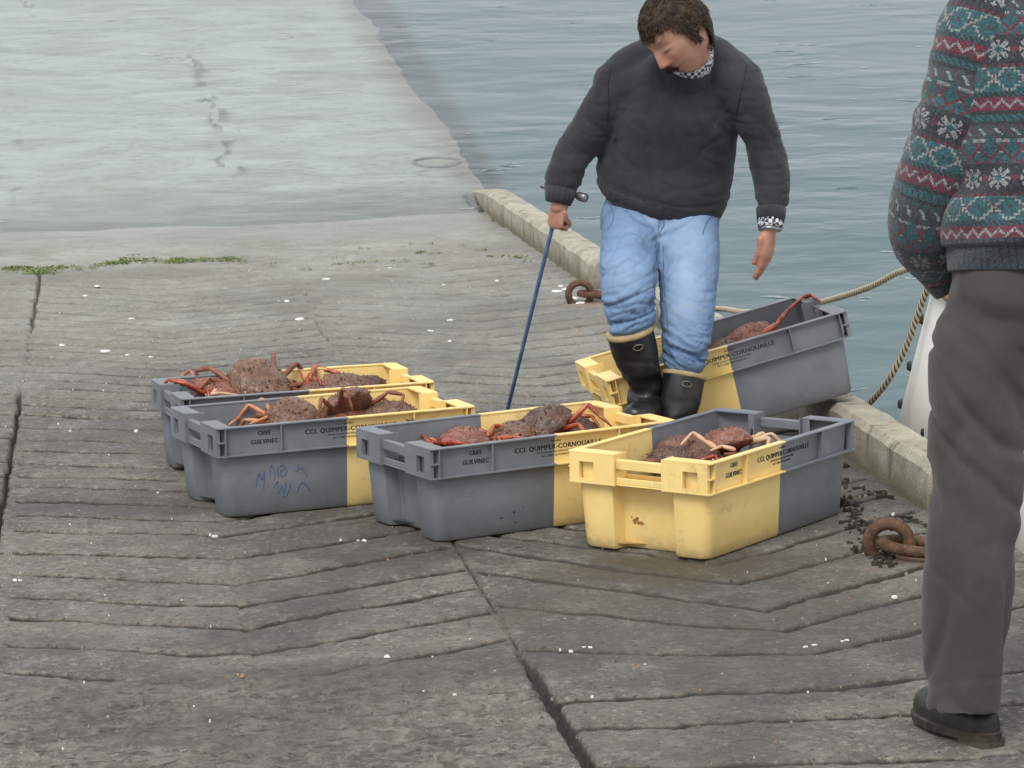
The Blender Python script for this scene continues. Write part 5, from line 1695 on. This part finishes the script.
def knit(bm, lay, pts, rads, w, seg, row0, h_, fold, col0=0, rib=0):
    """loft of stitches; h_: stitch height. fold(p, n, t, a) -> outward offset"""
    L = [0]
    for a, b in zip(pts[:-1], pts[1:]): L.append(L[-1] + (b - a).length)
    N = max(2, int(L[-1] / h_)); V_ = []
    for i in range(N + 1):
        s = L[-1] * i / N; k = min(len(pts) - 2, max(j for j in range(len(L) - 1) if L[j] <= s + 1e-9)); t = (s - L[k]) / max(1e-9, L[k + 1] - L[k])
        p_ = pts[k].lerp(pts[k + 1], t); tg = (pts[min(k + 2, len(pts) - 1)] - pts[max(k - 1, 0)]).normalized()
        ra = [rads[k][q] + (rads[k + 1][q] - rads[k][q]) * t for q in (0, 1)]
        ww = (w - tg * w.dot(tg)).normalized(); dd = tg.cross(ww); row = []
        for j in range(seg):
            a = 2 * math.pi * j / seg; o = ww * (ra[0] * math.cos(a)) + dd * (ra[1] * math.sin(a)); n_ = o.normalized()
            q = p_ + o
            q = q + n_ * fold(q, n_, s, a)
            row.append(bm.verts.new(q))
        V_.append(row)
    for i in range(N):
        for j in range(seg):
            f = bm.faces.new((V_[i][j], V_[i][(j + 1) % seg], V_[i + 1][(j + 1) % seg], V_[i + 1][j])); f.smooth = True
            if rib and i * h_ < rib: cc = WOOL['g'] if j % 4 < 3 else (.03, .034, .04)
            else: cc = WOOL[stitch(row0 + i - int(rib / h_), (j + col0))]
            kk = .7 + .6 * random.random()
            if random.random() < .10: cc = WOOL['b']
            for lp in f.loops: lp[lay] = (cc[0] * kk, cc[1] * kk, cc[2] * kk, 1)
    bm.faces.new(list(reversed(V_[0]))); bm.faces.new(V_[-1])


n = NT('patterned wool'); v = n.coord()
at_ = n.node('ShaderNodeAttribute', attribute_name='wool')
col = n.mix(n.math('MULTIPLY', n.ramp(n.noise(v, 150, 3, .7),   .35, .7), .5), at_.outputs['Color'], (.04, .045, .05))
n.bump(n.math('ADD', n.noise(v, 330, 2, .6), n.noise(v, 110, 3)), .7, .004)
n.b.inputs['Sheen Weight'].default_value = .25
m_wool = n.fin(col, .95, .1)
bm = bmesh.new(); lay = bm.loops.layers.float_color.new('wool')
HS = .0035


def fold_body(p_, n_, s, a):
    bl = .014 * math.exp(-((s - .075) / .045) ** 2) if s > .05 else -.004 + .05 * s
    dg = (p_ - at(960, 205, 6.4)); t = dg.dot(HX) * .55 - dg.z * .8
    wk = math.exp(-(dg.length / .16) ** 2)
    return bl + smooth_field(p_, 6, 6, 6, 2) * .012 + wk * math.sin(t * 70) * .010 + ridged(smooth_field(p_, 5, 5, 11, 6)) * .006


BP, BR_ = spline([at(1040, 272, Zm), at(1040, 262, Zm), at(1040, 240, Zm), at(1040, 180, Zm), at(1040, 110, Zm), at(1040, 50, Zm), at(1040, 8, Zm), at(1040, -20, Zm), at(1039, -48, Zm)], 6,
                 [(.196, .150), (.198, .152), (.205, .160), (.200, .160), (.198, .155), (.195, .145), (.180, .125), (.140, .100), (.068, .066)])
knit(bm, lay, BP, BR_, W2, 300, 2, HS, fold_body, 5, rib=.062)
nb = len(bm.verts)


def fold_arm(p_, n_, s, a):
    e = math.exp(-((s - .46) / .10) ** 2)
    return smooth_field(p_, 6, 6, 6, 5) * .010 + e * .5 * (math.sin(s * 95 + math.cos(a) * 2 + smooth_field(p_, 8, 8, 8) * 2) * .006) + ridged(smooth_field(p_, 8, 8, 8, 9)) * .004


AP, AR_ = spline([at(1010, -25, 6.52), at(989, 20, 6.50), at(966, 85, 6.50), at(943, 150, 6.52), at(928, 198, 6.54), at(924, 228, 6.58), at(929, 250, 6.64), at(941, 272, 6.69), at(952, 289, 6.70)], 6,
                 [(.07, .08), (.083, .09), (.080, .085), (.076, .080), (.072, .076), (.068, .074), (.062, .066), (.046, .050), (.036, .040)])
AP = list(reversed(AP)); AR_ = list(reversed(AR_))
knit(bm, lay, AP, AR_, hv(.6, .8, 0), 134, -4, HS, fold_arm, 3, rib=.018)
A3, A3r = spline([at(1078, -2, 6.62), at(1104, 62, 6.78), at(1122, 150, 6.87), at(1128, 220, 6.9), at(1120, 280, 6.86)], 6, [(.075, .085), (.078, .083), (.07, .074), (.066, .068), (.04, .042)])
A3 = list(reversed(A3)); A3r = list(reversed(A3r))
knit(bm, lay, A3, A3r, hv(.6, .8, 0), 134, -4, HS, fold_arm, 3, rib=.03)
for f in bm.faces:
    if len(f.verts) > 4:
        for lp in f.loops: lp[lay] = (.03, .034, .04, 1)
obj('jumper', bm, m_wool, man2)
